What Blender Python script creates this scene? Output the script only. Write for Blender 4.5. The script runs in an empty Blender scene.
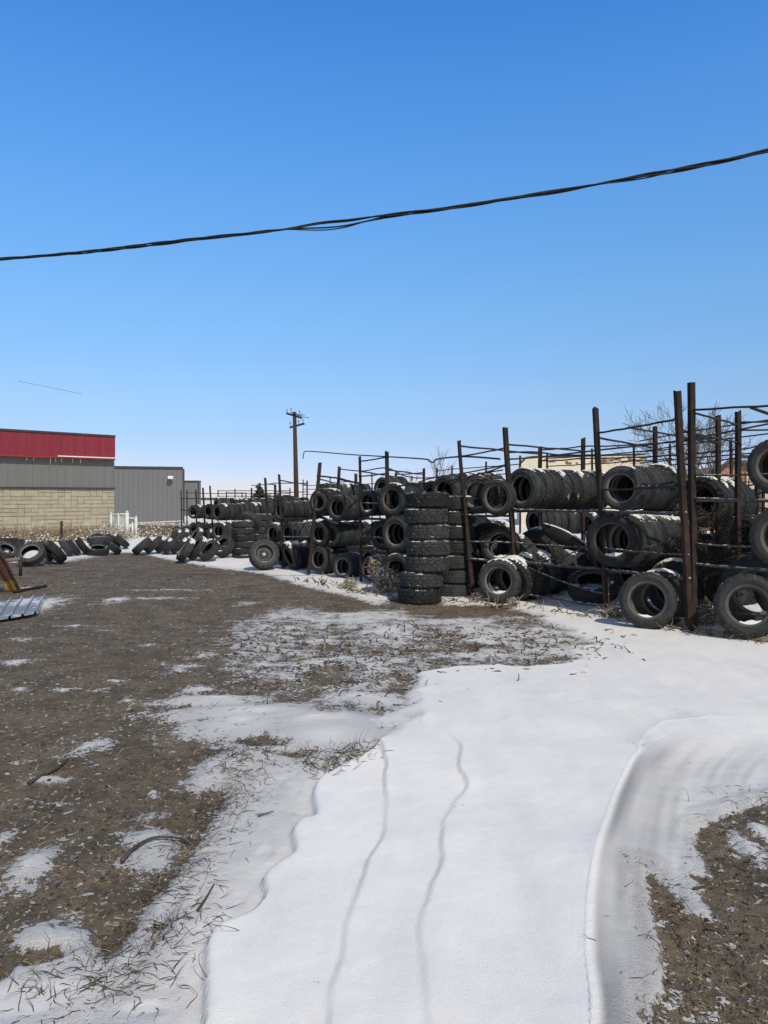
import bpy, math, random
import numpy as np
from mathutils import Vector, Matrix

rnd = random.Random(11)
R = math.radians
scene = bpy.context.scene
col = scene.collection
F = 769.0; HY = 497.0; CX = 384.0; CH = 1.55

# ------------------------------------------------------------------ measuring
def G(px, py, z=0.0):
    d = (CH - z) * F / (py - HY)
    return Vector(((px - CX) / F * d, d, z))
def P(px, py, d):
    return Vector(((px - CX) / F * d, d, CH - (py - HY) / F * d))

# ------------------------------------------------------------------ materials
class NT:
    def __init__(s, name):
        m = bpy.data.materials.new(name); m.use_nodes = True
        s.m = m; s.t = m.node_tree; s.n = s.t.nodes; s.l = s.t.links
        s.b = s.n['Principled BSDF']
        s.b.inputs['Specular IOR Level'].default_value = 0.3
    def add(s, t, **k):
        n = s.n.new(t)
        for a, v in k.items():
            setattr(n, a, v)
        return n
    def link(s, a, b): s.l.new(a, b)
    def noise(s, vec, scale, detail=4, rough=.55):
        n = s.add('ShaderNodeTexNoise'); n.inputs['Scale'].default_value = scale
        n.inputs['Detail'].default_value = detail; n.inputs['Roughness'].default_value = rough
        if vec is not None: s.link(vec, n.inputs['Vector'])
        return n.outputs['Fac']
    def math(s, op, a, b=None, c=None, clamp=False):
        n = s.add('ShaderNodeMath', operation=op); n.use_clamp = clamp
        for i, v in enumerate((a, b, c)):
            if v is None: continue
            if isinstance(v, (int, float)): n.inputs[i].default_value = v
            else: s.link(v, n.inputs[i])
        return n.outputs[0]
    def ramp(s, fac, stops):
        n = s.add('ShaderNodeValToRGB'); cr = n.color_ramp
        while len(cr.elements) < len(stops): cr.elements.new(.5)
        for e, (p, c) in zip(cr.elements, stops):
            e.position = p; e.color = (*c, 1) if len(c) == 3 else c
        s.link(fac, n.inputs[0]); return n.outputs[0]
    def mix(s, f, a, b, blend='MIX'):
        n = s.add('ShaderNodeMix', data_type='RGBA', blend_type=blend)
        for i, v in ((0, f), (6, a), (7, b)):
            if isinstance(v, (int, float)): n.inputs[i].default_value = v
            elif isinstance(v, tuple): n.inputs[i].default_value = (*v, 1)
            else: s.link(v, n.inputs[i])
        return n.outputs[2]
    def rng(s, v, a, b, c=0., d=1.):
        n = s.add('ShaderNodeMapRange'); s.link(v, n.inputs[0])
        for i, x in enumerate((a, b, c, d)): n.inputs[i + 1].default_value = x
        return n.outputs[0]
    def bump(s, h, strength=.5, dist=.01):
        n = s.add('ShaderNodeBump'); n.inputs['Strength'].default_value = strength
        n.inputs['Distance'].default_value = dist; s.link(h, n.inputs['Height'])
        s.link(n.outputs[0], s.b.inputs['Normal'])
    def pos(s): return s.add('ShaderNodeNewGeometry').outputs['Position']
    def obj(s): return s.add('ShaderNodeTexCoord').outputs['Object']
    def color(s, c): 
        if isinstance(c, tuple): s.b.inputs['Base Color'].default_value = (*c, 1)
        else: s.link(c, s.b.inputs['Base Color'])
    def rough(s, v):
        if isinstance(v, (int, float)): s.b.inputs['Roughness'].default_value = v
        else: s.link(v, s.b.inputs['Roughness'])

def simple(name, c1, c2, scale=8, rough=.8, bump=.3, bd=.004, metal=0.0, world=False):
    m = NT(name); v = m.pos() if world else m.obj()
    n = m.noise(v, scale, 6, .65)
    m.color(m.ramp(n, [(.3, c1), (.7, c2)])); m.rough(rough)
    m.b.inputs['Metallic'].default_value = metal
    if bump: m.bump(m.noise(v, scale * 4, 5, .7), bump, bd)
    return m.m

def snow_mix(m, base, amount=.5, scale=9.):
    """snow that settled on faces that look up; broken by noise, differs per object"""
    g = m.add('ShaderNodeNewGeometry')
    sx = m.add('ShaderNodeSeparateXYZ'); m.link(g.outputs['Normal'], sx.inputs[0])
    up = m.rng(sx.outputs[2], .55, .95, -.45, .35)
    n = m.noise(g.outputs['Position'], scale, 5, .7)
    n2 = m.noise(g.outputs['Position'], 1.3, 2, .5)
    t = m.math('ADD', m.math('ADD', up, n), m.math('MULTIPLY', n2, .5))
    f = m.rng(t, 1.25 - amount * .5, 1.33 - amount * .5)
    return m.mix(f, base, (.80, .78, .75)), f

def rubber(name, lo, hi, bump_s, dust):
    m = NT(name); v = m.obj(); w = m.pos()
    oi = m.add('ShaderNodeObjectInfo').outputs['Random']
    n = m.noise(w, 14, 6, .7); n2 = m.noise(w, 90, 3, .6)
    c = m.ramp(n, [(.3, lo), (.72, hi)])
    c = m.mix(m.rng(n2, .5, .75, 0, .5), c, dust)
    k = m.rng(oi, 0, 1, .5, 1.4)
    hs = m.add('ShaderNodeHueSaturation'); m.link(c, hs.inputs['Color']); m.link(k, hs.inputs['Value'])
    c, f = snow_mix(m, hs.outputs[0], .33)
    m.color(c); m.rough(m.rng(n, .3, .7, .55, .85))
    m.bump(m.noise(v, 130, 3, .6), bump_s, .003)
    return m.m

M = {}
M['tread'] = rubber('tire_tread_rubber', (.006, .007, .007), (.044, .048, .048), .8, (.085, .085, .08))
M['side'] = rubber('tire_sidewall_rubber', (.010, .011, .011), (.054, .058, .058), .35, (.09, .09, .085))
M['bead'] = rubber('tire_bead_rubber', (.06, .062, .06), (.13, .13, .125), .3, (.2, .2, .2))
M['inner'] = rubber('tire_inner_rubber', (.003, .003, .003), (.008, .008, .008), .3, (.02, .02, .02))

def snow_mat():
    m = NT('snow_surface'); w = m.pos()
    m.color(m.ramp(m.noise(w, 5, 5, .6), [(.3, (.76, .74, .71)), (.7, (.84, .82, .78))]))
    m.rough(.6); m.b.inputs['Specular IOR Level'].default_value = .25
    m.b.inputs['Subsurface Weight'].default_value = 0
    m.bump(m.noise(w, 60, 6, .7), .5, .01)
    return m.m
M['snow'] = snow_mat()

def rust_mat(name, c1, c2, c3):
    m = NT(name); w = m.pos(); n = m.noise(w, 6, 6, .7)
    c = m.ramp(n, [(.25, c1), (.5, c2), (.78, c3)])
    m.color(c); m.rough(.85); m.bump(m.noise(w, 90, 5, .7), .6, .004)
    return m.m
M['rust'] = rust_mat('rusted_steel_post', (.012, .010, .009), (.026, .018, .015), (.06, .032, .024))
M['rust_low'] = rust_mat('red_rusted_steel_post', (.016, .011, .010), (.036, .022, .019), (.085, .046, .036))
M['rail'] = rust_mat('dark_steel_bar', (.015, .013, .013), (.035, .028, .026), (.08, .06, .05))
M['rail_red'] = rust_mat('rusty_mesh_bar', (.05, .02, .014), (.10, .045, .03), (.16, .08, .05))
def rail_snow():
    m = NT('snow_dusted_bar'); w = m.pos()
    c = m.ramp(m.noise(w, 22, 4, .7), [(.4, (.03, .027, .026)), (.55, (.10, .09, .085))])
    g = m.add('ShaderNodeNewGeometry'); sx = m.add('ShaderNodeSeparateXYZ'); m.link(g.outputs['Normal'], sx.inputs[0])
    f = m.math('MULTIPLY', m.rng(sx.outputs[2], .3, .8), m.rng(m.noise(w, 16, 3, .6), .52, .58))
    m.color(m.mix(f, c, (.72, .75, .8))); m.rough(.8); return m.m
M['rail_snow'] = rail_snow()

M['cable'] = simple('weathered_black_cable', (.012, .012, .012), (.035, .034, .03), 20, .6, .2)
M['wood'] = simple('creosoted_pole_wood', (.03, .02, .015), (.075, .048, .033), 5, .9, .5)
M['bark'] = simple('grey_bark', (.10, .085, .07), (.20, .175, .15), 6, .9, .4)
M['twig'] = simple('dead_twig', (.03, .022, .016), (.11, .085, .06), 10, .9, 0)
M['straw'] = simple('pale_dry_straw', (.16, .12, .075), (.36, .29, .20), 9, .9, 0, world=True)
M['weed'] = simple('dark_dry_weed', (.025, .02, .015), (.09, .07, .045), 9, .9, 0, world=True)
M['gatewhite'] = simple('white_painted_pipe', (.55, .57, .55), (.72, .74, .72), 10, .5, .1)
M['rim'] = simple('steel_wheel_rim', (.03, .03, .028), (.085, .085, .08), 12, .6, .2, metal=.1)
M['plastic'] = simple('black_bumper_plastic', (.008, .008, .009), (.02, .02, .021), 5, .45, .1)
M['chalk'] = simple('white_chalk_paint', (.5, .5, .5), (.7, .7, .7), 50, .9, 0)
M['yellow'] = simple('chipped_yellow_paint', (.30, .22, .02), (.12, .05, .02), 14, .7, .4)
M['rustplate'] = simple('flat_rust_plate', (.05, .02, .015), (.12, .05, .035), 12, .85, .4)
M['glow'] = None

def chalk(m):
    return m

# ------------------------------------------------------------------ mesh builder
class MB:
    def __init__(s): s.v = []; s.f = []; s.mi = []; s.mats = []
    def mat(s, m):
        if m not in s.mats: s.mats.append(m)
        return s.mats.index(m)
    def add(s, vs, fs, m=0):
        o = len(s.v); s.v.extend([tuple(v) for v in vs])
        for i, f in enumerate(fs):
            s.f.append(tuple(o + k for k in f)); s.mi.append(m[i] if isinstance(m, list) else m)
    def box(s, c, size, rot=None, m=0):
        c = Vector(c); h = [x / 2 for x in size]
        vs = [Vector((x * h[0], y * h[1], z * h[2])) for x in (-1, 1) for y in (-1, 1) for z in (-1, 1)]
        if rot is not None: vs = [rot @ v for v in vs]
        s.add([c + v for v in vs], [(0, 1, 3, 2), (4, 6, 7, 5), (0, 4, 5, 1), (2, 3, 7, 6), (0, 2, 6, 4), (1, 5, 7, 3)], m)
    def tube(s, pts, rad, n=6, m=0, cap=True):
        pts = [Vector(p) for p in pts]
        if not hasattr(rad, '__len__'): rad = [rad] * len(pts)
        vs = []; a = None
        for i, p in enumerate(pts):
            t = (pts[min(i + 1, len(pts) - 1)] - pts[max(i - 1, 0)])
            if t.length < 1e-9: t = Vector((0, 0, 1))
            t.normalize()
            if a is None: a = t.orthogonal().normalized()
            else:
                a = a - t * a.dot(t)
                a = t.orthogonal().normalized() if a.length < 1e-6 else a.normalized()
            b = t.cross(a)
            for k in range(n):
                q = 2 * math.pi * k / n + math.pi / n
                vs.append(p + (a * math.cos(q) + b * math.sin(q)) * rad[i])
        fs = []
        for i in range(len(pts) - 1):
            for k in range(n):
                k2 = (k + 1) % n
                fs.append((i * n + k, i * n + k2, (i + 1) * n + k2, (i + 1) * n + k))
        if cap:
            fs.append(tuple(range(n - 1, -1, -1))); e = (len(pts) - 1) * n
            fs.append(tuple(e + k for k in range(n)))
        s.add(vs, fs, m)
    def mesh(s, name, mats, smooth=False):
        me = bpy.data.meshes.new(name)
        me.from_pydata(s.v, [], s.f); me.update()
        for m in mats: me.materials.append(m)
        if len(mats) > 1: me.polygons.foreach_set('material_index', s.mi)
        if smooth: me.polygons.foreach_set('use_smooth', [True] * len(me.polygons))
        return me
    def build(s, name, mats, parent=None, smooth=False):
        if not isinstance(mats, (list, tuple)): mats = [mats]
        o = bpy.data.objects.new(name, s.mesh(name, mats, smooth)); col.objects.link(o)
        if parent is not None:
            o.parent = parent
            o.matrix_parent_inverse = Matrix.Identity(4)
            for v in o.data.vertices: v.co = parent.matrix_basis.inverted() @ v.co
        return o

def tag(o, label=None, cat=None, group=None, kind=None):
    if label: o['label'] = label
    if cat: o['category'] = cat
    if group: o['group'] = group
    if kind: o['kind'] = kind
    return o
def empty(name, loc, label, cat, group=None, rot=None):
    o = bpy.data.objects.new(name, None); col.objects.link(o); o.empty_display_size = .2
    mb = Matrix.Translation(Vector(loc))
    if rot is not None: mb = mb @ rot.to_4x4()
    o.matrix_basis = mb
    return tag(o, label, cat, group)

# ------------------------------------------------------------------ noise (numpy)
def _hash(ix, iy, seed):
    h = (ix.astype(np.int64) * 374761393 + iy.astype(np.int64) * 668265263 + seed * 974634777) & 0xffffffff
    h = ((h ^ (h >> 13)) * 1274126177) & 0xffffffff
    return ((h ^ (h >> 16)) & 0xffff) / 65535.0
def vnoise(x, y, seed=0):
    ix = np.floor(x); iy = np.floor(y); fx = x - ix; fy = y - iy
    fx = fx * fx * (3 - 2 * fx); fy = fy * fy * (3 - 2 * fy)
    a = _hash(ix, iy, seed); b = _hash(ix + 1, iy, seed); c = _hash(ix, iy + 1, seed); d = _hash(ix + 1, iy + 1, seed)
    return (a * (1 - fx) + b * fx) * (1 - fy) + (c * (1 - fx) + d * fx) * fy
def fbm(x, y, s, o=4, seed=0, g=.5):
    t = 0; a = 1; n = 0
    for i in range(o):
        t = t + a * vnoise(x * s + i * 17.3, y * s - i * 9.1, seed + i); n += a; a *= g; s *= 2.03
    return t / n
def smooth(x, a, b):
    t = np.clip((x - a) / (b - a), 0, 1); return t * t * (3 - 2 * t)

def wpoly(pts):
    return np.array([[G(x, y).x, G(x, y).y] for x, y in pts])
def segdist(X, Y, p, closed):
    n = len(p); best = np.full(X.shape, 1e9); side = np.zeros(X.shape); tt = np.zeros(X.shape); acc = 0.
    inside = np.zeros(X.shape, bool)
    for i in range(n if closed else n - 1):
        a = p[i]; b = p[(i + 1) % n]; e = b - a; L = np.hypot(*e) + 1e-9
        t = np.clip(((X - a[0]) * e[0] + (Y - a[1]) * e[1]) / (L * L), 0, 1)
        dx = X - a[0] - t * e[0]; dy = Y - a[1] - t * e[1]; d = np.hypot(dx, dy)
        k = d < best; best[k] = d[k]
        side[k] = np.sign(e[0] * dy - e[1] * dx)[k]; tt[k] = (acc + t * L)[k]; acc += L
        if closed:
            c = ((a[1] > Y) != (b[1] > Y)) & (X < (b[0] - a[0]) * (Y - a[1]) / (b[1] - a[1] + 1e-12) + a[0])
            inside ^= c
    if closed: return np.where(inside, best, -best)
    return best, side, tt

POLY_A = [(190, 1500), (205, 1024), (206, 960), (214, 940), (235, 930), (252, 922), (264, 905), (264, 885), (278, 872), (294, 860), (292, 840), (300, 828), (315, 822), (313, 800), (320, 784), (345, 770), (368, 757),
          (380, 738), (386, 712), (392, 692), (415, 678), (470, 666), (545, 662), (598, 648), (570, 634), (530, 622), (520, 612), (522, 600), (608, 600), (700, 600), (900, 620),
          (900, 740), (768, 736), (720, 728), (681, 733), (640, 762), (616, 810), (601, 860), (593, 910), (592, 970), (598, 1024), (610, 1500)]
POLY_B = [(610, 1500), (596, 1024), (590, 970), (591, 910), (598, 860), (612, 810), (636, 762), (676, 728), (720, 722), (900, 735), (900, 800), (768, 792), (738, 797), (715, 806), (702, 824), (696, 850), (703, 865), (676, 868), (668, 876), (690, 893), (703, 912), (680, 905), (655, 888), (652, 915), (668, 950), (672, 985), (695, 1005), (690, 1030), (690, 1500)]
POLY_C = [(-300, 1500), (-300, 955), (0, 958), (28, 920), (60, 912), (92, 925), (97, 945), (112, 955), (130, 945), (146, 912), (160, 885), (176, 862), (196, 830), (200, 805), (190, 786), (178, 772), (182, 758), (215, 752), (185, 735), (176, 712), (190, 696), (240, 694), (300, 706), (372, 700), (390, 740), (330, 830), (270, 930), (230, 1024), (210, 1500)]
POLY_D = [(232, 652), (240, 622), (290, 606), (340, 612), (440, 607), (530, 618), (600, 645), (560, 664), (400, 676), (372, 706), (330, 708), (270, 694), (228, 676)]
POLY_E = [(-900, 560), (0, 563), (60, 562), (100, 556), (132, 553), (200, 566), (262, 574), (300, 586), (345, 596), (378, 606), (398, 598), (436, 600), (445, 606), (500, 606), (526, 612), (608, 622), (700, 640), (1100, 660), (1500, 506), (384, 499.5), (-900, 506)]
PATCH = [(330, 740, 60, 22, .92), (300, 790, 30, 30, .9), (262, 860, 26, 40, .92), (240, 725, 50, 12, .88), (225, 900, 24, 30, .9), (195, 960, 30, 40, .9), (365, 700, 40, 7, .8), (560, 640, 50, 3, .65), (480, 655, 60, 4, .68), (345, 660, 30, 5, .66), (420, 615, 60, 2.5, .62), (290, 628, 30, 3, .62), (40, 1000, 110, 34, 1.0), (150, 1010, 60, 22, .95), (255, 715, 70, 8, .92), (215, 702, 40, 5, .88), (325, 722, 50, 8, .95), (240, 765, 34, 8, .8), (285, 780, 30, 12, .9), (270, 650, 30, 4, .6), (320, 640, 30, 4, .62), (300, 618, 30, 2.5, .6), (150, 645, 12, 2, .5), (400, 640, 40, 4, .6), (520, 640, 40, 3, .62), (450, 628, 40, 2.5, .58), (30, 870, 22, 20, .72), (148, 838, 26, 12, .75), (385, 622, 40, 2.5, .58), (20, 760, 8, 3, .5), (130, 700, 10, 2.5, .5), (60, 690, 16, 1.5, .5), (103, 604, 13, 2.4, .42), (75, 627, 12, 1.6, .55), (18, 662, 16, 3, .6), (90, 745, 18, 7, .56), (50, 775, 22, 5, .56), (160, 792, 8, 4, .6), (150, 815, 24, 8, .5), (150, 850, 28, 20, .66), (25, 862, 24, 14, .6), (15, 880, 20, 14, .62), (4, 835, 12, 12, .5), (42, 850, 10, 6, .5),
         (26, 640, 14, 2, .5), (115, 600, 12, 2.5, .6), (180, 668, 20, 6, .5), (205, 655, 18, 5, .5), (200, 690, 16, 5, .65), (245, 604, 14, 2, .5), (250, 634, 22, 4, .55), (160, 598, 40, 1.3, .5), (170, 590, 40, .8, .55), (752, 842, 14, 18, .6), (760, 825, 10, 10, .62), (25, 588, 16, 2, .5), (22, 609, 22, 9, .8), (50, 605, 5, 6, .7), (10, 640, 10, 2, .5), (110, 682, 10, 2, .55), (100, 690, 6, 2, .5), (18, 690, 18, 1.5, .52), (735, 762, 10, 5, .1),
         (62, 800, 30, 3, .45), (700, 1000, 14, 10, .45)]
BARE = [(95, 975, 0, 0, 0), (40, 948, 34, 10, .7), (8, 962, 12, 14, .6), (180, 805, 10, 14, .5), (322, 682, 36, 6, .30), (262, 742, 30, 5, .45), (215, 800, 14, 20, .3), (300, 752, 26, 4, .4), (560, 900, 0, 0, 0), (165, 925, 14, 40, .3), (235, 860, 0, 0, 0), (440, 612, 36, 5, .5), (490, 612, 40, 4, .45), (330, 672, 30, 8, .35), (470, 646, 30, 2, .3), (205, 820, 30, 34, .22), (190, 760, 26, 20, .3), (600, 606, 0, 0, 0)]
RIDGE = [(720, 724), (681, 731), (640, 760), (616, 808), (600, 860), (592, 910), (591, 970), (597, 1024), (610, 1500)]
STEP2 = [(345, 728), (376, 745), (385, 768), (384, 790), (387, 815), (380, 850), (368, 872), (352, 925), (340, 975), (328, 1024), (300, 1500)]
STEP3 = [(440, 735), (460, 752), (458, 775), (467, 795), (444, 830), (441, 870), (436, 890), (421, 930), (420, 965), (427, 1024), (430, 1500)]
SCARP = POLY_A[1:17]
POLY_R = [(900, 790), (768, 799), (730, 812), (712, 822), (704, 835), (700, 855), (709, 874), (699, 890), (702, 903), (706, 917), (680, 906), (664, 887), (645, 873), (648, 905), (655, 935), (660, 970), (650, 1000), (640, 1024), (640, 1500), (1300, 1500)]

def cr2(pts, n=6):
    p = [np.array(q, float) for q in pts]; N_ = len(p); T = []
    for i in range(N_):
        t = (p[min(i + 1, N_ - 1)] - p[max(i - 1, 0)]) / 2; l = np.hypot(*t)
        m = min(np.hypot(*(p[min(i + 1, N_ - 1)] - p[i])) if i < N_ - 1 else 1e9, np.hypot(*(p[i] - p[max(i - 1, 0)])) if i else 1e9)
        T.append(t * min(1, m * .9 / (l + 1e-9)))
    out = []
    for i in range(N_ - 1):
        for k in range(n):
            t = k / n; out.append(tuple((2*t**3 - 3*t*t + 1) * p[i] + (t**3 - 2*t*t + t) * T[i] + (-2*t**3 + 3*t*t) * p[i+1] + (t**3 - t*t) * T[i+1]))
    out.append(tuple(p[-1])); return out
_i = POLY_A.index((900, 740)); _j = POLY_A.index((415, 678))
POLY_A = cr2(POLY_A[:_j + 1]) + POLY_A[_j + 1:_i] + cr2(POLY_A[_i:])
SCARP = POLY_A[6:_j * 6 - 6]
RIDGE = cr2(RIDGE); STEP2 = cr2(STEP2); STEP3 = cr2(STEP3); POLY_R = cr2(POLY_R[:18], 3) + POLY_R[18:]
def inbump(X, Y, e):
    return smooth(e, .02, .2) * (fbm(X, Y, 7, 4, 97) - .5)
def fields(X, Y):
    wx = X + .10 * (fbm(X, Y, 2.2, 3, 5) - .5) + .03 * (fbm(X, Y, 11, 3, 6) - .5)
    wy = Y + .14 * (fbm(X, Y, 2.2, 3, 7) - .5) + .03 * (fbm(X, Y, 11, 3, 8) - .5)
    near = 1 - smooth(Y, 4.4, 5.4)
    fx = X + .9 * (fbm(X, Y, 1.5, 5, 91, .6) - .5); fy = Y + 1.3 * (fbm(X, Y, 1.5, 5, 92, .6) - .5)
    nr_ = np.maximum(near, smooth(X, 1.0, 1.8) * (Y < 6))
    dA = segdist(X * nr_ + fx * (1 - nr_), Y * nr_ + fy * (1 - nr_), wpoly(POLY_A), True)
    dB = segdist(wx, wy, wpoly(POLY_B), True)
    dC = segdist(wx, wy, wpoly(POLY_C), True)
    dD = segdist(wx, wy, wpoly(POLY_D), True)
    dE = segdist(wx, wy, wpoly(POLY_E), True)
    S = np.full(X.shape, .15) + .42 * (fbm(X * .8, Y * 1.2, 1.3, 4, 31) - .5)
    S = np.maximum(S, (.565 + .62 * (fbm(X, Y, 1.8, 4, 33) - .5)) * smooth(dD, -.6, .3))
    gran = .79 + .16 * (fbm(X, Y, 3, 4, 35) - .5)
    gran = gran - .06 + .34 * np.exp(-np.maximum(-dA, 0) / .22)
    S = np.maximum(S, (gran - .06 * smooth(Y, 4.6, 6.0)) * smooth(dC, -.16 - .3 * smooth(Y, 4, 5.5), .10 + .35 * smooth(Y, 4, 5.5)))
    dRr = -segdist(wx, wy, wpoly(POLY_R), True)
    sB = .56 + .42 * smooth(dRr, -.01, .16)
    S = np.maximum(S, np.where((dB > -.03) | (dRr > 0), sB, 0) * smooth(dB, -.25, -.02) * smooth(dRr, -.05, .03))
    S = np.maximum(S, .40 * smooth(-dRr, -.02, .02) * (1 - smooth(-dRr, .03, .10)) * (X < G(690, 1000).x))
    S = np.maximum(S, (.93 + .1 * (fbm(X, Y, .8, 3, 36) - .5)) * smooth(dE, -.25, .25))
    for (px, py, rx, ry, v) in PATCH:
        if rx == 0: continue
        c = G(px, py); sx = rx / F * c.y; sy = max(abs(G(px, py - ry).y - c.y), .06)
        q = np.hypot((wx - c.x) / sx, (wy - c.y) / sy)
        S = np.maximum(S, v * (1.15 - .45 * q) * (q < 2.2))
    for (px, py, rx, ry, v) in BARE:
        if rx == 0: continue
        c = G(px, py); sx = rx / F * c.y; sy = max(abs(G(px, py - ry).y - c.y), .06)
        q = np.hypot((wx - c.x) / sx, (wy - c.y) / sy)
        S = S - v * np.clip(1.3 - q, 0, 1)
    fullA = smooth(dA, -.03, .035) * near + smooth(dA, -.30, .25) * (1 - near) * .9
    S = np.maximum(S, 1.05 * fullA)
    # heights
    H = .018 * (fbm(X, Y, 1.2, 5, 40) - .5) * 2
    snowy = smooth(S, .35, .9)
    rough = .016 * (fbm(X, Y, 9, 4, 41) - .5) + .012 * (fbm(X, Y, 28, 3, 43) - .5)
    H = H + rough * (1 - .93 * snowy) * (1 - smooth(Y, 9, 22) * .5) + .03 * snowy * (1 - fullA * .0)
    H = H + fullA * (.010 + .026 * (fbm(X, Y * .5, 1.6, 3, 44) - .5)) * np.where(X > G(500, 800).x, 1, 1)
    H = H + .006 * smooth(S, .8, 1) * (fbm(X * .8 + Y * .3, Y * .5, 5, 4, 47) - .5)
    H = H + .004 * fullA * (fbm(X * 1.0, Y * .45, 8, 3, 45) - .5)
    farR = 1 - smooth(Y, 4.2, 4.9) * smooth(X, .9, 1.9)
    H = np.where(farR < 1, H - fullA * .010 * (1 - farR), H)
    d2, s2, t2 = segdist(X + .02 * (fbm(X, Y, 6, 2, 50) - .5), Y, wpoly(STEP2), False)
    d3, s3, t3 = segdist(X + .02 * (fbm(X, Y, 6, 2, 51) - .5), Y, wpoly(STEP3), False)
    for d, s, k in ((d2, s2, .013), (d3, s3, .011)):
        e = np.where(s > 0, 1, -1) * d
        prof = smooth(e, -.007, .007) * np.exp(-np.maximum(e, 0) / .30) - .30 * np.exp(-np.maximum(-e, 0) / .07) * (1 - smooth(e, -.007, .007))
        H = H + k * (.6 + 1.1 * smooth(fbm(X * .3, Y, 1.9, 3, 120), .25, .75)) * prof * (1 - smooth(Y, 4.6, 5.2))
    # the steep left lip of the sheet
    dS, sS, tS = segdist(X, Y, wpoly(SCARP), False)
    e = np.where(dA > 0, dS, -dS)
    H = H + (.012 * np.exp(-np.maximum(e, 0) / .25) * smooth(e, -.012, .014) - .008 * np.exp(np.minimum(e, 0) / .06) * (1 - smooth(e, -.012, .014))) * (1 - smooth(Y, 4.6, 5.2))
    # the drift crest on the right and the scoured hollow beside it
    dR, sR, tR = segdist(X, Y, wpoly(RIDGE), False)
    e = np.where(dA > 0, -dR, dR)
    amp = 1 - smooth(Y, 4.3, 5.15)
    crest = (.4 + 1.1 * fbm(X, Y, 2.2, 3, 121)) * np.where(e < 0, .026 * np.exp(e / .22), .026 * np.exp(-e / .12))
    holl = np.where(e > 0, -.036 * smooth(e, 0, .36) * (1 - .6 * smooth(e, .35, .9)), 0)
    stri = np.where((e > -.03) & (e < .6), .0012 * np.sin(e * 105 + 5 * fbm(X, Y, 2, 2, 60)) * np.exp(-e / .28) + .005 * (vnoise(e * 38, tR * 1.3, 61) - .5) * smooth(e, .02, .1) * (1 - smooth(e, .4, .6)), 0)
    stri = stri * (1 - smooth(Y, 3.3, 4.0))
    H = H + (crest + holl + stri) * amp + .018 * inbump(X, Y, e) * amp
    # wind scours at the upper end of the sheet
    H = H + .012 * (fbm(X * .6 + Y * .3, Y * 1.1, 1.5, 4, 62) - .5) * fullA * smooth(Y, 4.6, 6)
    # lumpy drifts beyond the first tires
    H = H + smooth(dE, .1, 1.2) * (.07 * fbm(X, Y, 1.3, 4, 63)) * (Y > 6)
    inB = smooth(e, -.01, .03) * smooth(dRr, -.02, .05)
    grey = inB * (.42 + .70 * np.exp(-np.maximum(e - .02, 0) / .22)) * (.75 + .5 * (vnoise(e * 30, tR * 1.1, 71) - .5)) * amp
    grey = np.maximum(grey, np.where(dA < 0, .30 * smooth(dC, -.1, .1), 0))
    fields.grey = np.clip(grey, 0, 1)
    S = S + .10 * smooth(S, .40, .60) * (1 - smooth(S, .70, .92)) * (1 - smooth(dD, -.3, .2))
    return S, H

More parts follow.
